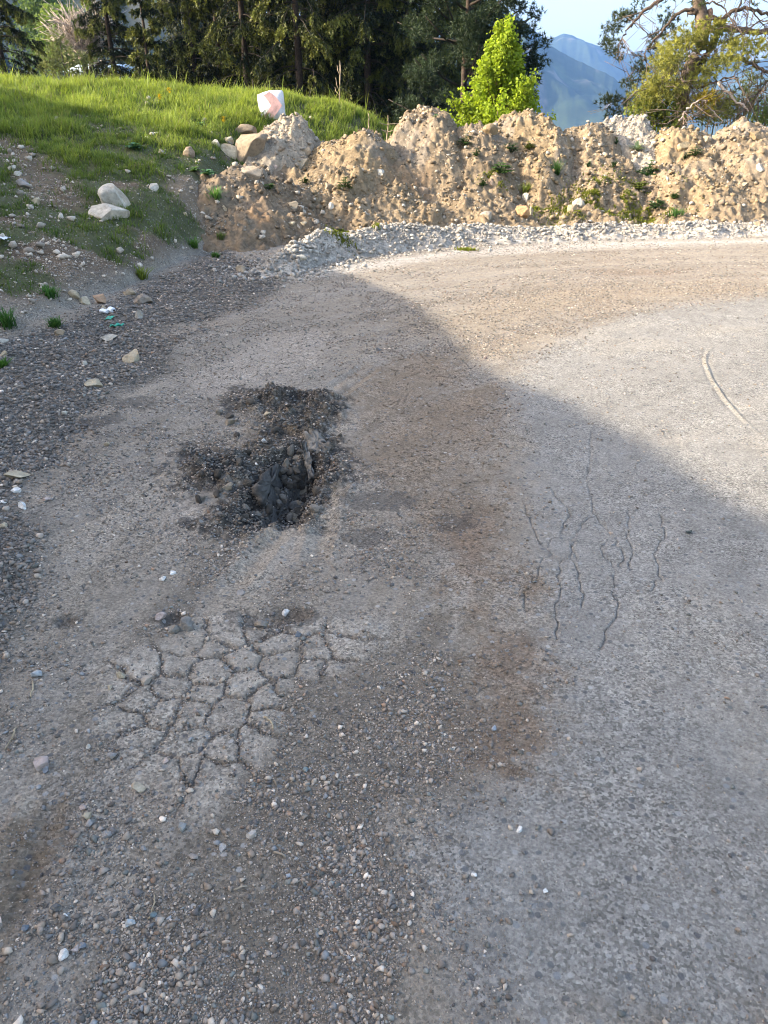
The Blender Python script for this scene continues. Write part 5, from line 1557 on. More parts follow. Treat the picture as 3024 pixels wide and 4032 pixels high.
# --- dark pine right of the spruces
def dark_pine():
    rng = np.random.default_rng(61)
    base = far_pt(1814, 400, 20.8); root = empty("pine_tree", (base[0], base[1], -1.2))
    k = 20.8 / FPX * 1.13
    t = MB(); cr = MB()
    zz = np.linspace(-0.4, 9.5, 10); tx = np.array([-0.05, 0, 0.02, 0.06, 0.05, 0.1, 0.14, 0.12, 0.16, 0.16])
    t.tube(np.column_stack([tx, 0.05 * np.sin(zz), zz]), np.linspace(0.085, 0.04, 10), 8, (0.055, 0.042, 0.034))
    t.build("trunk", M_BARK, root, True)
    cs = []; rs = []
    for i in range(84):
        z = rng.uniform(1.0, 7.8); a = rng.uniform(0, 2 * np.pi); reach = (0.9 + 0.95 * math.sin(min(1, z / 3.2) * 1.57)) * rng.uniform(0.5, 1.05)
        if math.cos(a) < -0.3: reach *= 1.15
        e = np.array([reach * math.cos(a), reach * math.sin(a), z + rng.uniform(-0.1, 0.5)])
        s = np.array([0.05, 0, z - 0.25 * reach])
        mid = (s + e) / 2 + np.array([0, 0, -0.12])
        cr.tube(np.array([s, mid, e]), [0.035, 0.022, 0.01], 5, (0.05, 0.04, 0.032))
        for q in range(3):
            cs.append(s + (e - s) * rng.uniform(0.55, 1.05) + rng.normal(0, 0.16, 3)); rs.append(rng.uniform(0.22, 0.42))
    for px, py in [(2075, 120), (2110, 60), (2060, 30), (2095, 200), (2120, 165), (2080, 260), (2110, 250), (2040, 320), (2080, 300), (2020, 180), (2010, 90), (1980, 30)]:
        w = far_pt(px, py, 20.8) - np.array([base[0], base[1], -1.2]); cs.append(w); rs.append(rng.uniform(0.25, 0.36))
        s = np.array([0.1, 0, w[2] - 0.5]); cr.tube(np.array([s, (s + w) / 2 + np.array([0, 0, -0.1]), w]), [0.03, 0.02, 0.01], 5, (0.05, 0.04, 0.032))
    needle_tufts(cr, cs, rs, 12, rng, c3(0.012, 0.022, 0.012), c3(0.045, 0.068, 0.032), (0.07, 0.13), (0.011, 0.02), 0.6, 60)
    cr.build("crown", M_NEEDLE, root)
    tag(root, "dark pine with a visible trunk standing behind the lime green tree", "pine")
dark_pine()

def young_spruce_right():
    spruce(KC, 2090, 0, 19.6, 0.50, 4.0, "small brownish spruce between the lime green tree and the mountain gap")
    spruce(KC, 2185, 0, 20.5, 0.17, 4.0, "tiny spruce tip poking over the mounds at the mountain gap")
young_spruce_right()

# --- lime green young tree
def lime_tree():
    rng = np.random.default_rng(71); Y = 17.2
    b0 = far_pt(1945, 470, Y); root = empty("young_tree", (b0[0], Y, -0.9))
    top = far_pt(1968, 72, Y)[2] + 0.9 - 0.30
    t = MB(); cr = MB()
    zz = np.linspace(-0.3, top * 0.92, 9)
    t.tube(np.column_stack([0.12 * zz / top, 0 * zz, zz]), np.linspace(0.055, 0.012, 9), 7, (0.14, 0.11, 0.08))
    t.build("trunk", M_BARK, root, True)
    z0 = 0.9
    for i in range(120):
        f = rng.random() ** 0.8
        z = z0 + (top - z0) * f * 0.90
        a = rng.uniform(0, 2 * np.pi)
        env = 1.12 * np.interp(f, [0, 0.12, 0.3, 0.5, 0.68, 0.85, 1.0], [0.85, 1.0, 0.92, 0.66, 0.40, 0.20, 0.10])
        reach = env * rng.uniform(0.5, 1.28)
        up = 0.35 + 0.7 * (1 - 0.5 * f) * rng.random()
        s = np.array([0.12 * z / top, 0, z - 0.15]); e = s + np.array([reach * math.cos(a), reach * math.sin(a), up])
        mid = (s + e) / 2 + np.array([0.1 * math.cos(a), 0.1 * math.sin(a), -0.04])
        cr.tube(np.array([s, mid, e]), [0.012, 0.008, 0.004], 4, (0.14, 0.11, 0.06))
        n = 230
        u = 0.42 + 0.64 * rng.random(n)
        P = (s * (1 - u)[:, None] ** 2 + 2 * mid * ((1 - u) * u)[:, None] + e * u[:, None] ** 2) + rng.normal(0, 0.055, (n, 3))
        D = rng.normal(size=(n, 3)) + np.array([math.cos(a) * 0.6, math.sin(a) * 0.6, -0.5])
        V, F = diamond_leaves(P, D, rng.uniform(0.045, 0.085, n), rng.uniform(0.035, 0.065, n), rng)
        C = c3(0.235, 0.315, 0.024) * rng.uniform(0.75, 1.2) * rng.uniform(0.8, 1.2, (n, 1))
        cr.add(V, [F], np.repeat(C, 4, 0))
    cr.build("crown", M_LEAF, root)
    tag(root, "bright lime green young tree with a pointed crown behind the dirt mounds", "tree")
lime_tree()

# --- bare sapling and small dry stems on the crest
def sapling(px, py0, py1, Y, label, spread=0.06, name="bare_sapling"):
    a = far_pt(px, py0, Y); c = far_pt(px + 8, py1, Y); b = MB(); rng = np.random.default_rng(int(px))
    H = c[2] - a[2]; a = a - np.array([0, 0, 0.4]); t = np.linspace(0, 1, 8)
    pts = a[None] * (1 - t)[:, None] + c[None] * t[:, None] + rng.normal(0, 0.008, (8, 3))
    b.tube(pts, np.linspace(0.016, 0.006, 8), 5, (0.30, 0.235, 0.16))
    for i in range(6):
        f = rng.uniform(0.45, 0.8); s = a * (1 - f) + c * f; e = s + np.array([rng.normal(0, spread), rng.normal(0, spread), H * rng.uniform(0.15, 0.32)])
        b.tube(np.array([s, (s + e) / 2 + np.array([(e - s)[0] * 0.3, 0, 0]), e]), [0.007, 0.006, 0.004], 4, (0.32, 0.25, 0.17))
    return tag(b.build(name, M_TWIG, None, True), label, "sapling")
sapling(1331, 420, 236, 16.4, "bare leafless sapling standing on the sunny crest before the dark spruces")
sapling(1446, 480, 444, 15.6, "short grey stake on the crest left of the tall flat topped mound", 0.01, "wooden_stake")
sapling(1520, 490, 450, 15.4, "tiny dry branching stem just left of the tall flat topped mound", 0.12, "dry_stem")

# --- old pine at the right
def old_pine():
    rng = np.random.default_rng(81); Y = 17.5
    def W(cx, cy, dy=0.0):
        return far_pt(2000 + cx / 1.62, cy / 1.62, Y + dy)
    base = W(1095, 700); root = empty("old_pine_tree", (base[0], Y, -1.0)); O = np.array([base[0], Y, -1.0])
    bark = (0.13, 0.10, 0.08); dark = (0.085, 0.065, 0.05); pale = (0.34, 0.29, 0.25)
    t = MB()
    def curve(pts, r0, r1, col, mb, dy=0.0, wob=0.02, sides=7):
        P = np.array([W(a, b_, dy + (c_[0] if (c_ := q[2:]) else 0)) for q in pts for a, b_ in [q[:2]]]) - O
        n = (len(P) - 1) * 4 + 1
        s = np.linspace(0, len(P) - 1, n); i = np.minimum(s.astype(int), len(P) - 2); f = (s - i)[:, None]
        P0 = P[np.maximum(i - 1, 0)]; P1 = P[i]; P2 = P[i + 1]; P3 = P[np.minimum(i + 2, len(P) - 1)]
        C = 0.5 * (2 * P1 + (P2 - P0) * f + (2 * P0 - 5 * P1 + 4 * P2 - P3) * f ** 2 + (3 * P1 - P0 - 3 * P2 + P3) * f ** 3)
        C = C + rng.normal(0, wob, C.shape); mb.tube(C, np.linspace(r0, r1, n), sides, col)
        return C
    low = W(1085, 760) - O; 
    curve([(1080, 1150), (1090, 760), (1105, 640), (1140, 500), (1175, 400), (1215, 310), (1245, 200), (1232, 110), (1215, 0), (1205, -160), (1220, -420)], 0.15, 0.10, bark, t, 0, 0.012, 10)
    curve([(1165, 500), (1215, 430), (1265, 350), (1310, 270), (1350, 190), (1370, 130)], 0.09, 0.06, dark, t, 0.1, 0.012, 8)
    curve([(1150, 95), (1180, 70), (1215, 60)], 0.06, 0.08, bark, t, 0, 0.01, 8)
    curve([(1278, 140), (1290, 110), (1285, 60)], 0.06, 0.05, (0.33, 0.21, 0.15), t, 0, 0.01, 7)
    t.build("trunk", M_BARK, root, True)
    limbs = [
        ([(1210, -20), (1080, -60), (980, -5), (890, 55), (830, 110), (780, 165), (735, 225), (705, 290)], 0.075, 0.012, dark, -0.4),
        ([(1180, 60), (1120, 70), (1060, 105), (1010, 170), (950, 235), (900, 300), (876, 345), (885, 400)], 0.055, 0.012, dark, -0.6),
        ([(1360, 180), (1430, 185), (1520, 200), (1600, 205), (1700, 190), (1800, 170)], 0.10, 0.05, bark, 0.2),
        ([(1300, 120), (1370, 130), (1410, 85), (1470, 60), (1550, 52), (1650, 85), (1740, 130)], 0.075, 0.03, dark, -0.3),
        ([(1340, 520), (1370, 560), (1420, 610), (1480, 660), (1515, 680), (1532, 712)], 0.05, 0.012, pale, -1.2),
        ([(1200, 560), (1280, 535), (1340, 515), (1400, 496), (1470, 494)], 0.04, 0.01, dark, -1.0),
        ([(1400, 350), (1470, 370), (1540, 395), (1600, 430), (1680, 452), (1760, 455)], 0.055, 0.035, bark, -0.5),
        ([(1130, 440), (1060, 455), (1000, 490), (960, 510), (900, 560)], 0.035, 0.01, (0.15, 0.12, 0.10), -1.0),
        ([(1100, 600), (1000, 590), (880, 580), (820, 575), (790, 620), (740, 650)], 0.06, 0.012, dark, 0.3),
        ([(1130, 520), (1000, 520), (900, 505), (820, 510), (740, 520)], 0.05, 0.012, dark, 0.4),
        ([(1260, 20), (1320, 15), (1370, 50), (1420, 110), (1460, 170), (1500, 190)], 0.03, 0.008, (0.15, 0.12, 0.10), -0.7),
        ([(1470, 60), (1500, -20), (1540, -60)], 0.03, 0.01, dark, -0.3), ([(1550, 52), (1590, 110), (1630, 170), (1640, 240)], 0.025, 0.006, dark, -0.4),
        ([(1640, 560), (1600, 600), (1560, 650), (1545, 700)], 0.02, 0.006, (0.14, 0.11, 0.09), -0.4), ([(1680, 490), (1640, 540), (1600, 580)], 0.035, 0.02, (0.15, 0.11, 0.09), -0.4),
        ([(1140, 700), (1180, 660), (1240, 640), (1300, 700), (1330, 750)], 0.03, 0.01, pale, -1.4), ([(1095, 770), (1120, 730), (1140, 700)], 0.035, 0.02, pale, -1.5),
        ([(1070, 400), (1090, 460), (1120, 520), (1130, 520)], 0.02, 0.02, pale, -1.0), ([(1200, 330), (1130, 380), (1110, 420)], 0.03, 0.01, pale, -0.8)]
    paths = []
    for pts, r0, r1, col, dy in limbs:
        m = MB(); C = curve(pts, r0 * 0.62, r1 * 0.8, col, m, dy, 0.012); paths.append(C)
        for q in range(10):      # fine dead twigs
            i = rng.integers(len(C) // 4, len(C)); s = C[i]; L = rng.uniform(0.25, 0.7)
            d = rng.normal(0, 1, 3) + np.array([0, -0.2, -0.5]); d /= np.linalg.norm(d)
            e = s + d * L; m.tube(np.array([s, (s + e) / 2 + rng.normal(0, 0.05, 3), e]), [0.009, 0.007, 0.004], 4, (0.13, 0.10, 0.08))
            for w_ in range(3):
                s2 = s + (e - s) * rng.uniform(0.3, 0.9); e2 = s2 + (d + rng.normal(0, 0.7, 3)) * L * 0.4
                m.tube(np.array([s2, e2]), [0.006, 0.003], 3, (0.13, 0.10, 0.08))
        m.build("limb", M_BARK, root, True)
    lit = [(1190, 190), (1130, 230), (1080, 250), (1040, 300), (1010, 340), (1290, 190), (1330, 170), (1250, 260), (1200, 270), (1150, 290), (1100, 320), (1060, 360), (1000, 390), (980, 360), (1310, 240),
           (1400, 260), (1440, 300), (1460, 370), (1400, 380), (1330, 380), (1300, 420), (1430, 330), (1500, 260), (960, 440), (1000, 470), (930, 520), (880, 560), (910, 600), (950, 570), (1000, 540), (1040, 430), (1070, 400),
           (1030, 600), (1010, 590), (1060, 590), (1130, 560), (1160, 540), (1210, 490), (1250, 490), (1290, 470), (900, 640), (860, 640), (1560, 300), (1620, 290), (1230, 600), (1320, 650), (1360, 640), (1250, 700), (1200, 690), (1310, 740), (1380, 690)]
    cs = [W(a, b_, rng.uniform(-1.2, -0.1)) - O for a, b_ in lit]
    fo = MB(); needle_tufts(fo, cs, rng.uniform(0.22, 0.36, len(cs)), 16, rng, c3(0.10, 0.115, 0.028), c3(0.33, 0.325, 0.065), (0.05, 0.10), (0.009, 0.016), 0.75, 62)  # sunlight painted into these clumps as brighter needle colours
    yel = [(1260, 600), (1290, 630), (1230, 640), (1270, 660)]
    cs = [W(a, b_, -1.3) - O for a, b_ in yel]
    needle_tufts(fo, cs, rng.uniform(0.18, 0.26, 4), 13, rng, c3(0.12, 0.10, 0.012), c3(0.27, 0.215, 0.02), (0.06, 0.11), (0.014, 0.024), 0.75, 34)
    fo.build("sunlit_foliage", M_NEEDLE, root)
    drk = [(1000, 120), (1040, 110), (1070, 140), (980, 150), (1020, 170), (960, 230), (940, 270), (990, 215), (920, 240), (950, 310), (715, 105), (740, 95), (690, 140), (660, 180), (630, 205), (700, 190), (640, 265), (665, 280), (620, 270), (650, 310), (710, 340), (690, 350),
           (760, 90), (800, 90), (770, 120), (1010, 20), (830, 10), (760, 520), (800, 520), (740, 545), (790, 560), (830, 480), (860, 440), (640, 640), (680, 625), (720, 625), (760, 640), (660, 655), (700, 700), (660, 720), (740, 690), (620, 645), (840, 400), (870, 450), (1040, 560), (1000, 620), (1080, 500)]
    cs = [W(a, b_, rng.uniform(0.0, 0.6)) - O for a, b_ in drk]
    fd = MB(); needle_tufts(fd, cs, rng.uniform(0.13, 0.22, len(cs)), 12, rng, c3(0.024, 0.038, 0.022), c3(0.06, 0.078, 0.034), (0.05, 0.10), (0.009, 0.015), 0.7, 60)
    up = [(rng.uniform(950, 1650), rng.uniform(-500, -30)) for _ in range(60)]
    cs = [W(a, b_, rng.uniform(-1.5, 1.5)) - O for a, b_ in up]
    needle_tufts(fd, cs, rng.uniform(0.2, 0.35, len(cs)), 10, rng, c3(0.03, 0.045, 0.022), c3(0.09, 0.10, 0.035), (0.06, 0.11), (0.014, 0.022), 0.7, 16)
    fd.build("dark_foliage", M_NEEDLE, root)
    tag(root, "old leaning pine with bare twisted limbs and patchy yellow green foliage at the right", "pine")
old_pine()

def bushy(name, spots, Y, Lr, Wr, cd, cl, label, cat, seed, stem=None, leaf="d", zb=-1.0):
    """shrub: spots are (crop x, crop y, radius m)"""
    rng = np.random.default_rng(seed)
    c0 = far_pt(2000 + spots[0][0] / 1.62, spots[0][1] / 1.62, Y); O = np.array([c0[0], Y, zb]); root = empty(name, O)
    fo = MB(); st = MB()
    for a, b_, r in spots:
        c = far_pt(2000 + a / 1.62, b_ / 1.62, Y + rng.uniform(-0.3, 0.3)) - O
        st.tube(np.array([[0, 0, -0.3], c * np.array([0.4, 0.4, 0.6]), c]), [0.04, 0.02, 0.008], 5, (0.10, 0.08, 0.06))
        if leaf == "d":
            n = int(420 * (r / 0.4) ** 2); q = rng.normal(size=(n, 3)); q /= np.linalg.norm(q, axis=1)[:, None]; q *= r * rng.random((n, 1)) ** 0.4
            V, F = diamond_leaves(c + q, rng.normal(size=(n, 3)) + np.array([0, 0, -0.2]), rng.uniform(*Lr, n), rng.uniform(*Wr, n), rng)
            mv = rng.random((n, 1)); fo.add(V, [F], np.repeat(cd * (1 - mv) + cl * mv, 4, 0))
        else:
            needle_tufts(fo, [c], [r], 12, rng, cd, cl, Lr, Wr, 0.75, 30)
    st.build("stem", M_BARK, root, True); fo.build("foliage", M_LEAF if leaf == "d" else M_NEEDLE, root)
    return tag(root, label, cat)
bushy("leafy_shrub", [(1000, 740, 0.35), (930, 690, 0.3), (860, 680, 0.28), (1050, 770, 0.32), (960, 770, 0.3), (1010, 690, 0.26), (800, 700, 0.2), (900, 740, 0.28), (830, 660, 0.2)], 16.8, (0.05, 0.09), (0.03, 0.06), c3(0.10, 0.13, 0.025), c3(0.21, 0.25, 0.05), "yellow green leafy shrub at the foot of the old pine, behind the whitish gravel heap", "shrub", 91)
bushy("young_pine", [(1560, 480, 0.22), (1540, 520, 0.3), (1580, 560, 0.3), (1500, 560, 0.26), (1600, 620, 0.3), (1540, 640, 0.32), (1470, 640, 0.3), (1520, 690, 0.32), (1580, 700, 0.3), (1450, 700, 0.3), (1560, 420, 0.16), (1420, 660, 0.26), (1490, 740, 0.3), (1400, 720, 0.3)], 18.6, (0.06, 0.11), (0.012, 0.022), c3(0.04, 0.055, 0.024), c3(0.13, 0.145, 0.05), "young dense pine at the right behind the bare limbs of the old one", "pine", 92, leaf="n")
bushy("leafy_shrub", [(1630, 740, 0.3), (1659, 700, 0.3), (1700, 740, 0.4), (1600, 770, 0.26)], 18.0, (0.05, 0.09), (0.03, 0.05), c3(0.06, 0.10, 0.03), c3(0.16, 0.20, 0.06), "green shrub on the skyline at the right edge of the photo", "shrub", 93)
bushy("leafy_shrub", [(1330, 700, 0.3), (1400, 740, 0.3), (1280, 740, 0.25), (1240, 760, 0.22)], 17.6, (0.03, 0.06), (0.02, 0.04), c3(0.05, 0.07, 0.03), c3(0.14, 0.15, 0.06), "dull green thorny shrub under the right side of the old pine", "shrub", 94)
def mul(spots): return [((x - 2000) * 1.62, y * 1.62, r) for x, y, r in spots]
bushy("young_pine", mul([(232, 150, 0.22), (225, 190, 0.3), (245, 220, 0.34), (205, 235, 0.36), (270, 250, 0.36), (230, 275, 0.4), (310, 255, 0.3), (330, 235, 0.24), (190, 290, 0.36), (290, 300, 0.3)]), 19.0, (0.06, 0.12), (0.014, 0.024), c3(0.05, 0.065, 0.03), c3(0.17, 0.19, 0.075), "pale green young pine between the far left spruce and the drooping spruce", "pine", 95, leaf="n")
#@@FAR
# ------------------------------------------------------------------ sign on the crest
def sign():
    Y = 14.95
    P = lambda cx, cy, dy=0.0: far_pt(1000 + cx / 1.659, cy / 1.659, Y + dy)
    ctr = P(110, 690); root = empty("warning_panel", (ctr[0], Y, ctr[2] - 0.6)); O = np.array(root.location)
    right = P(200, 690)[0] - ctr[0]
    # bent white sheet: left part folded slightly back
    u = np.array([-1.0, -0.93, -0.45, -0.05, 0.5, 0.86, 0.97]); n = len(u)
    out = [(20, 632), (24, 618), (60, 603), (98, 591), (150, 588), (182, 589), (191, 603), (197, 655), (203, 720), (207, 765), (200, 778), (126, 780), (85, 781), (50, 780), (41, 770), (32, 715)]
    def dy(cx): return 0.10 * (1 - cx / 100) ** 2 if cx < 100 else 0.0
    fr = np.array([P(a, b_, dy(a)) - O for a, b_ in out]); c = fr.mean(0)
    b = MB(); V = np.concatenate([[c], fr, [c + np.array([0, 0.012, 0])], fr + np.array([0, 0.012, 0])]); m = len(out)
    F3 = [(0, 1 + k, 1 + (k + 1) % m) for k in range(m)] + [(1 + m, 2 + m + (k + 1) % m, 2 + m + k) for k in range(m)]
    F4 = [(1 + k, 2 + m + k, 2 + m + (k + 1) % m, 1 + (k + 1) % m) for k in range(m)]
    b.add(V, [F3, F4], (0.62, 0.63, 0.66)); b.build("panel", M_SIGN, root)
    # faded red chevron pointing right
    ch = MB()
    up = [(60, 622), (100, 598), (150, 640), (184, 690), (112, 690), (88, 655)]
    lo = [(112, 690), (184, 690), (126, 772), (50, 774), (85, 735)]
    for pts in (up, lo):
        V = np.array([P(a, b_, dy(a) - 0.006) - O for a, b_ in pts])
        ch.add(V, [[tuple(range(len(pts)))]], (0.62, 0.38, 0.35))
    ch.build("chevron", M_SIGN, root)
    st = MB(); a = P(116, 640, 0.04) - O; a2 = P(112, 900, 0.04) - O
    st.tube(np.array([a2 - np.array([0, 0, 0.5]), a]), 0.022, 8, (0.40, 0.40, 0.42)); st.build("post", M_SIGN, root, True)
    tag(root, "faded white panel with a red chevron, tilted on the crest behind the dirt mounds", "sign")
sign()

# ------------------------------------------------------------------ left background: trees, bare shrub, house
def broadleaf(px, py_top, py_bot, Y, wpx, cd, cl, label, seed, name="broadleaf_tree", n=5200, ls=0.22, narrow=False):
    rng = np.random.default_rng(seed); top = far_pt(px, py_top, Y); zb = far_pt(px, py_bot, Y)[2]
    R = wpx / 2 * Y * 1.13 / FPX; H = top[2] - zb
    root = empty(name, (top[0], Y, zb)); t = MB(); fo = MB()
    t.tube(np.array([[0, 0, -2], [0.1, 0, H * 0.4], [0, 0, H * 0.85]]), [0.02 * H + 0.05, 0.015 * H + 0.03, 0.03], 7, (0.13, 0.11, 0.09))
    t.build("trunk", M_BARK, root, True)
    lob = 16
    for k in range(lob):
        a = rng.uniform(0, 2 * np.pi); f = rng.uniform(0.25, 0.95)
        env = math.sin(math.pi * min(1, 0.15 + 0.85 * f) ** 0.9) if not narrow else 0.75 * (1 - f * 0.6)
        c = np.array([math.cos(a) * R * env * 0.65, math.sin(a) * R * env * 0.65, H * f]); r = R * rng.uniform(0.3, 0.48) * (0.8 if narrow else 1)
        m = n // lob; q = rng.normal(size=(m, 3)); q /= np.linalg.norm(q, axis=1)[:, None]; q *= r * rng.random((m, 1)) ** 0.35
        V, F = diamond_leaves(c + q, rng.normal(size=(m, 3)), rng.uniform(ls * 0.7, ls * 1.2, m), rng.uniform(ls * 0.5, ls * 0.9, m), rng)
        mv = np.clip(rng.random((m, 1)) * 0.6 + rng.random() * 0.5, 0, 1); fo.add(V, [F], np.repeat(cd * (1 - mv) + cl * mv, 4, 0))
    fo.build("crown", M_LEAF, root)
    return tag(root, label, "tree", "leafy trees down in the valley at the left")
broadleaf(210, 10, 330, 60, 170, c3(0.10, 0.15, 0.04), c3(0.19, 0.26, 0.07), "light green round tree beyond the far left spruce, nearer the frame edge", 101)
broadleaf(285, 45, 330, 66, 120, c3(0.10, 0.16, 0.04), c3(0.17, 0.25, 0.06), "light green smaller tree left of the bare greyish one", 102)
broadleaf(330, -60, 300, 75, 46, c3(0.20, 0.28, 0.05), c3(0.30, 0.38, 0.08), "narrow yellow green poplar at the top left", 103, "poplar_tree", 3000, 0.24, True)
broadleaf(150, -80, 330, 90, 230, c3(0.05, 0.09, 0.03), c3(0.10, 0.15, 0.05), "dark green tree at the top left behind the light green ones", 104, n=4200, ls=0.34)

def bare_tree(px, py_top, py_bot, Y, wpx, label):
    rng = np.random.default_rng(111); top = far_pt(px, py_top, Y); zb = far_pt(px, py_bot, Y)[2]; H = top[2] - zb; R = wpx / 2 * Y * 1.13 / FPX
    root = empty("bare_tree", (top[0], Y, zb)); t = MB(); tw = MB(); pale = (0.36, 0.30, 0.25)
    for k in range(9):
        a = rng.uniform(0, 2 * np.pi); e = np.array([math.cos(a) * R * rng.uniform(0.2, 0.8), math.sin(a) * R * 0.6, H * rng.uniform(0.6, 0.95)])
        t.tube(np.array([[0, 0, -1.5], e * np.array([0.3, 0.3, 0.5]), e]), [0.10, 0.05, 0.02], 5, pale)
        for j in range(26):
            f = rng.uniform(0.3, 1); s = e * np.array([f ** 1.5, f ** 1.5, f]); d = rng.normal(0, 1, 3) * np.array([1, 1, 0.5]) + np.array([0, 0, 0.9]); d /= np.linalg.norm(d); l = rng.uniform(0.5, 1.3)
            tw.tube(np.array([s, s + d * l * 0.5 + rng.normal(0, 0.05, 3), s + d * l]), [0.03, 0.022, 0.012], 3, pale)
            for m in range(2):
                s2 = s + d * l * rng.uniform(0.4, 0.9); tw.tube(np.array([s2, s2 + (d + rng.normal(0, 0.6, 3)) * l * 0.5]), [0.018, 0.01], 3, pale)
    t.build("trunk", M_BARK, root, True); tw.build("branches", M_BARK, root)
    tag(root, "pale greyish leafless tree between the far left spruce and the drooping spruce", "bare tree")
bare_tree(315, 60, 300, 42, 150, "")

def house():
    Y = 48; a = far_pt(290, 330, Y); root = empty("house", (a[0], Y, a[2])); b = MB()
    w = far_pt(480, 330, Y)[0] - a[0]; h = far_pt(300, 285, Y)[2] - a[2]; d = 5.0
    V = [(0, 0, -3), (w, 0, -3), (w, d, -3), (0, d, -3), (0, 0, h), (w, 0, h), (w, d, h), (0, d, h)]
    b.add(V, [[(0, 1, 5, 4), (1, 2, 6, 5), (2, 3, 7, 6), (3, 0, 4, 7)]], (0.55, 0.58, 0.62)); b.build("wall", M_WALL, root)
    r = MB(); e = 0.4; hr = far_pt(300, 245, Y)[2] - a[2]
    V = [(-e, -e, h), (w + e, -e, h), (w + e, d + e, h), (-e, d + e, h), (-e, d / 2, hr), (w + e, d / 2, hr)]
    r.add(V, [[(0, 1, 5, 4), (2, 3, 4, 5), (3, 2, 1, 0)], [(0, 4, 3), (1, 2, 5)]], (0.42, 0.52, 0.62)); r.build("roof", M_WALL, root)
    for k in range(3):
        m = MB(); x0 = w * (0.15 + 0.28 * k); m.add([(x0, -0.03, h * 0.2), (x0 + 0.5, -0.03, h * 0.2), (x0 + 0.5, -0.03, h * 0.75), (x0, -0.03, h * 0.75)], [[(0, 1, 2, 3)]], (0.06, 0.08, 0.10)); m.build("window", M_SIGN, root)
    tag(root, "pale blue roofed building glimpsed through the spruces at the left", "house")
house()

# ------------------------------------------------------------------ mountains and wooded hillside
def ridge(name, pts, D, depth, zlow, seed, label, colf, jag=0.012, na=420, nd=60):
    """pts: skyline (photo px); a mountain flank falling from that skyline towards the viewer"""
    A = []; E = []
    for px, py in pts:
        d = px_ray(px, py); A.append(math.atan2(d[0], d[1])); E.append(d[2] / math.hypot(d[0], d[1]))
    az = np.linspace(A[0], A[-1], na); el = np.interp(az, A, E); zt = EYE + el * D
    zt = zt + D * jag * 0.25 * fbm(az * 60, az * 0, 1.0, 5, seed)
    f = np.concatenate([np.linspace(-0.25, 0, 6)[:-1], np.linspace(0, 1, nd)])
    V = []; C = []
    for k in f:
        r = D - depth * k
        x = r * np.sin(az); y = r * np.cos(az)
        z = zt - (zt - zlow) * np.clip(abs(k), 0, 1) ** 0.85
        w = sstep(0, 0.12, k) * (1 - 0.5 * k)
        rn = fbm(x / D * 9, y / D * 9, 1.0, 5, seed + 3)
        rd = 1 - np.abs(fbm(x / D * 14 + 0.5 * z / D, y / D * 5, 1.0, 4, seed + 9))
        z = z + w * depth * (0.06 * rn + 0.07 * (rd - 0.75))
        V.append(np.stack([x, y, z], 1)); C.append(colf(x, y, z, k, zt))
    o = link_mesh(name, np.concatenate(V), [grid_faces(len(f), na)], M_FAR, np.clip(np.concatenate(C), 0.01, 0.7), None, True)
    return tag(o, label, "mountain", kind="structure")
def col_mtn(x, y, z, k, zt, s=3000.0):
    n = fbm(x / s * 14, y / s * 14, 1.0, 5, 700); n2 = fbm(x / s * 30, y / s * 30 , 1.0, 4, 705)
    c = np.tile(c3(0.030, 0.045, 0.024), (len(x), 1))
    c = mixc(c, c3(0.065, 0.09, 0.035), 0.8 * sstep(0.05, 0.3, n + 0.35 * (k - 0.2)))
    return mixc(c, c3(0.17, 0.15, 0.125), 0.7 * sstep(0.30, 0.46, n2 + 0.25 * n + 0.1 * (k - 0.3)))
ridge("mountain", [(1500, 60), (1750, 40), (1900, 25), (2000, 40), (2068, 93), (2110, 128), (2160, 172), (2250, 222), (2350, 275), (2420, 312), (2470, 360), (2560, 430), (2700, 520), (2900, 600)], 2600, 1300, -220, 720, "steep blue mountain flank falling to the right behind the lime green tree", col_mtn)
ridge("mountain", [(1900, 210), (2100, 190), (2160, 155), (2220, 136), (2250, 141), (2300, 166), (2330, 170), (2380, 186), (2450, 206), (2500, 202), (2560, 206), (2640, 214), (2760, 212), (2900, 226), (2960, 240), (3024, 232), (3300, 200), (3800, 180)], 4600, 1700, -260, 740, "paler far mountain ridge between the dark pine and the old pine", lambda x, y, z, k, zt: col_mtn(x, y, z, k, zt, 5000.0))
def col_hill(x, y, z, k, zt):
    n = fbm(x / 30, y / 30, 1.0, 4, 760)
    c = np.tile(c3(0.045, 0.055, 0.03), (len(x), 1))
    return mixc(c, c3(0.16, 0.14, 0.10), 0.6 * sstep(0.05, 0.4, n))
HILL = [(-1500, -200), (-400, -160), (300, -120), (700, -60), (900, 30), (1100, 60), (1400, 110), (1700, 200), (1900, 300)]
ridge("wooded_hill", HILL, 520, 330, -70, 750, "shaded wooded hillside rising behind the spruces at the left", col_hill, 0.02, 260, 50)

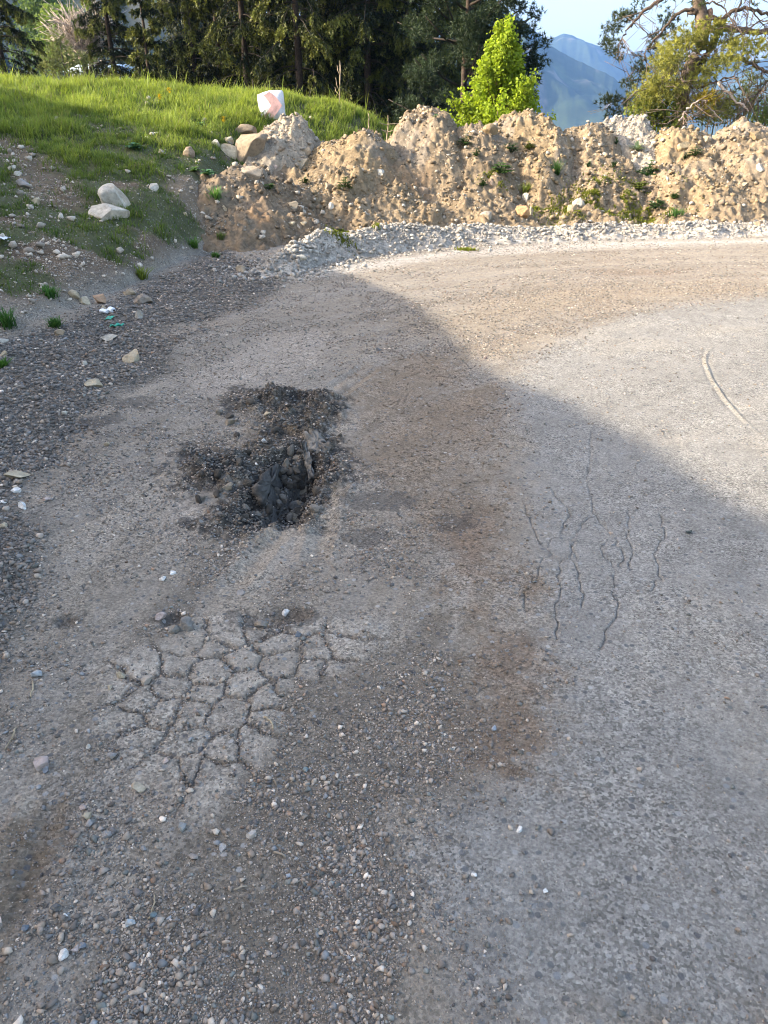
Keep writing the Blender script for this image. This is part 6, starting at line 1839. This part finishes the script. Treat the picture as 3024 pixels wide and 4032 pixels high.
def hill_forest():
    rng = np.random.default_rng(121); n = 2600
    A = []; E = []
    for px, py in HILL:
        d = px_ray(px, py); A.append(math.atan2(d[0], d[1])); E.append(d[2] / math.hypot(d[0], d[1]))
    az = rng.uniform(math.atan2(px_ray(-300, 200)[0], px_ray(-300, 200)[1]), A[-1], n); k = rng.random(n) ** 0.8
    zt = EYE + np.interp(az, A, E) * 520; r = 520 - 330 * k; z = zt - (zt + 70) * k ** 0.85
    x = r * np.sin(az); y = r * np.cos(az); ok = fbm(x, y, 0.03, 3, 765) > -0.12
    P = np.stack([x, y, z - 1], 1)[ok]; n = len(P); H = rng.uniform(6, 13, n); R = H * rng.uniform(0.16, 0.26, n)
    V = []; F = []; C = []
    for lay in range(4):
        a0 = rng.uniform(0, 6.3, n)
        z0 = H * (0.12 + 0.2 * lay); rr = R * (1 - 0.2 * lay)
        ring = [P + np.stack([rr * rng.uniform(0.7, 1.2, n) * np.cos(a0 + j * 1.047), rr * rng.uniform(0.7, 1.2, n) * np.sin(a0 + j * 1.047), z0 * rng.uniform(0.9, 1.05, n)], 1) for j in range(6)]
        tip = P + np.stack([0 * H, 0 * H, np.minimum(z0 + H * 0.42, H)], 1)
        V.append(np.stack(ring + [tip], 1).reshape(-1, 3)); o = (np.arange(n) * 7 + lay * n * 7)[:, None]
        F.append(np.concatenate([o + np.array([[j, (j + 1) % 6, 6]]) for j in range(6)]))
        C.append(np.repeat(c3(0.030, 0.045, 0.024) * rng.uniform(0.7, 1.8, (n, 1)), 7, 0))
    o = link_mesh("hillside_forest", np.concatenate(V), [np.concatenate(F)], M_NEEDLE, np.concatenate(C))
    tag(o, "distant conifer wood covering the shaded hillside", "forest", kind="stuff")
hill_forest()

# ------------------------------------------------------------------ haze
def haze():
    me = bpy.data.meshes.new("haze"); x0, x1, y0, y1, z0, z1 = -3600, 4600, -60, 7200, -1900, 900
    V = [(x, y, z) for z in (z0, z1) for y in (y0, y1) for x in (x0, x1)]
    me.from_pydata(V, [], [(0, 2, 3, 1), (4, 5, 7, 6), (0, 1, 5, 4), (2, 6, 7, 3), (0, 4, 6, 2), (1, 3, 7, 5)])
    m = bpy.data.materials.new("haze_air"); m.use_nodes = True; nt = m.node_tree; nt.nodes.clear()
    o = nt.nodes.new("ShaderNodeOutputMaterial"); v = nt.nodes.new("ShaderNodeVolumePrincipled")
    v.inputs["Color"].default_value = (0.20, 0.40, 0.85, 1); v.inputs["Density"].default_value = HAZE; v.inputs["Anisotropy"].default_value = 0.0
    nt.links.new(v.outputs[0], o.inputs["Volume"]); me.materials.append(m)
    ob = bpy.data.objects.new("haze", me); COL.objects.link(ob); tag(ob, "thin blue air between the road and the mountains", "haze", kind="stuff")
HAZE = 0.00014
haze()
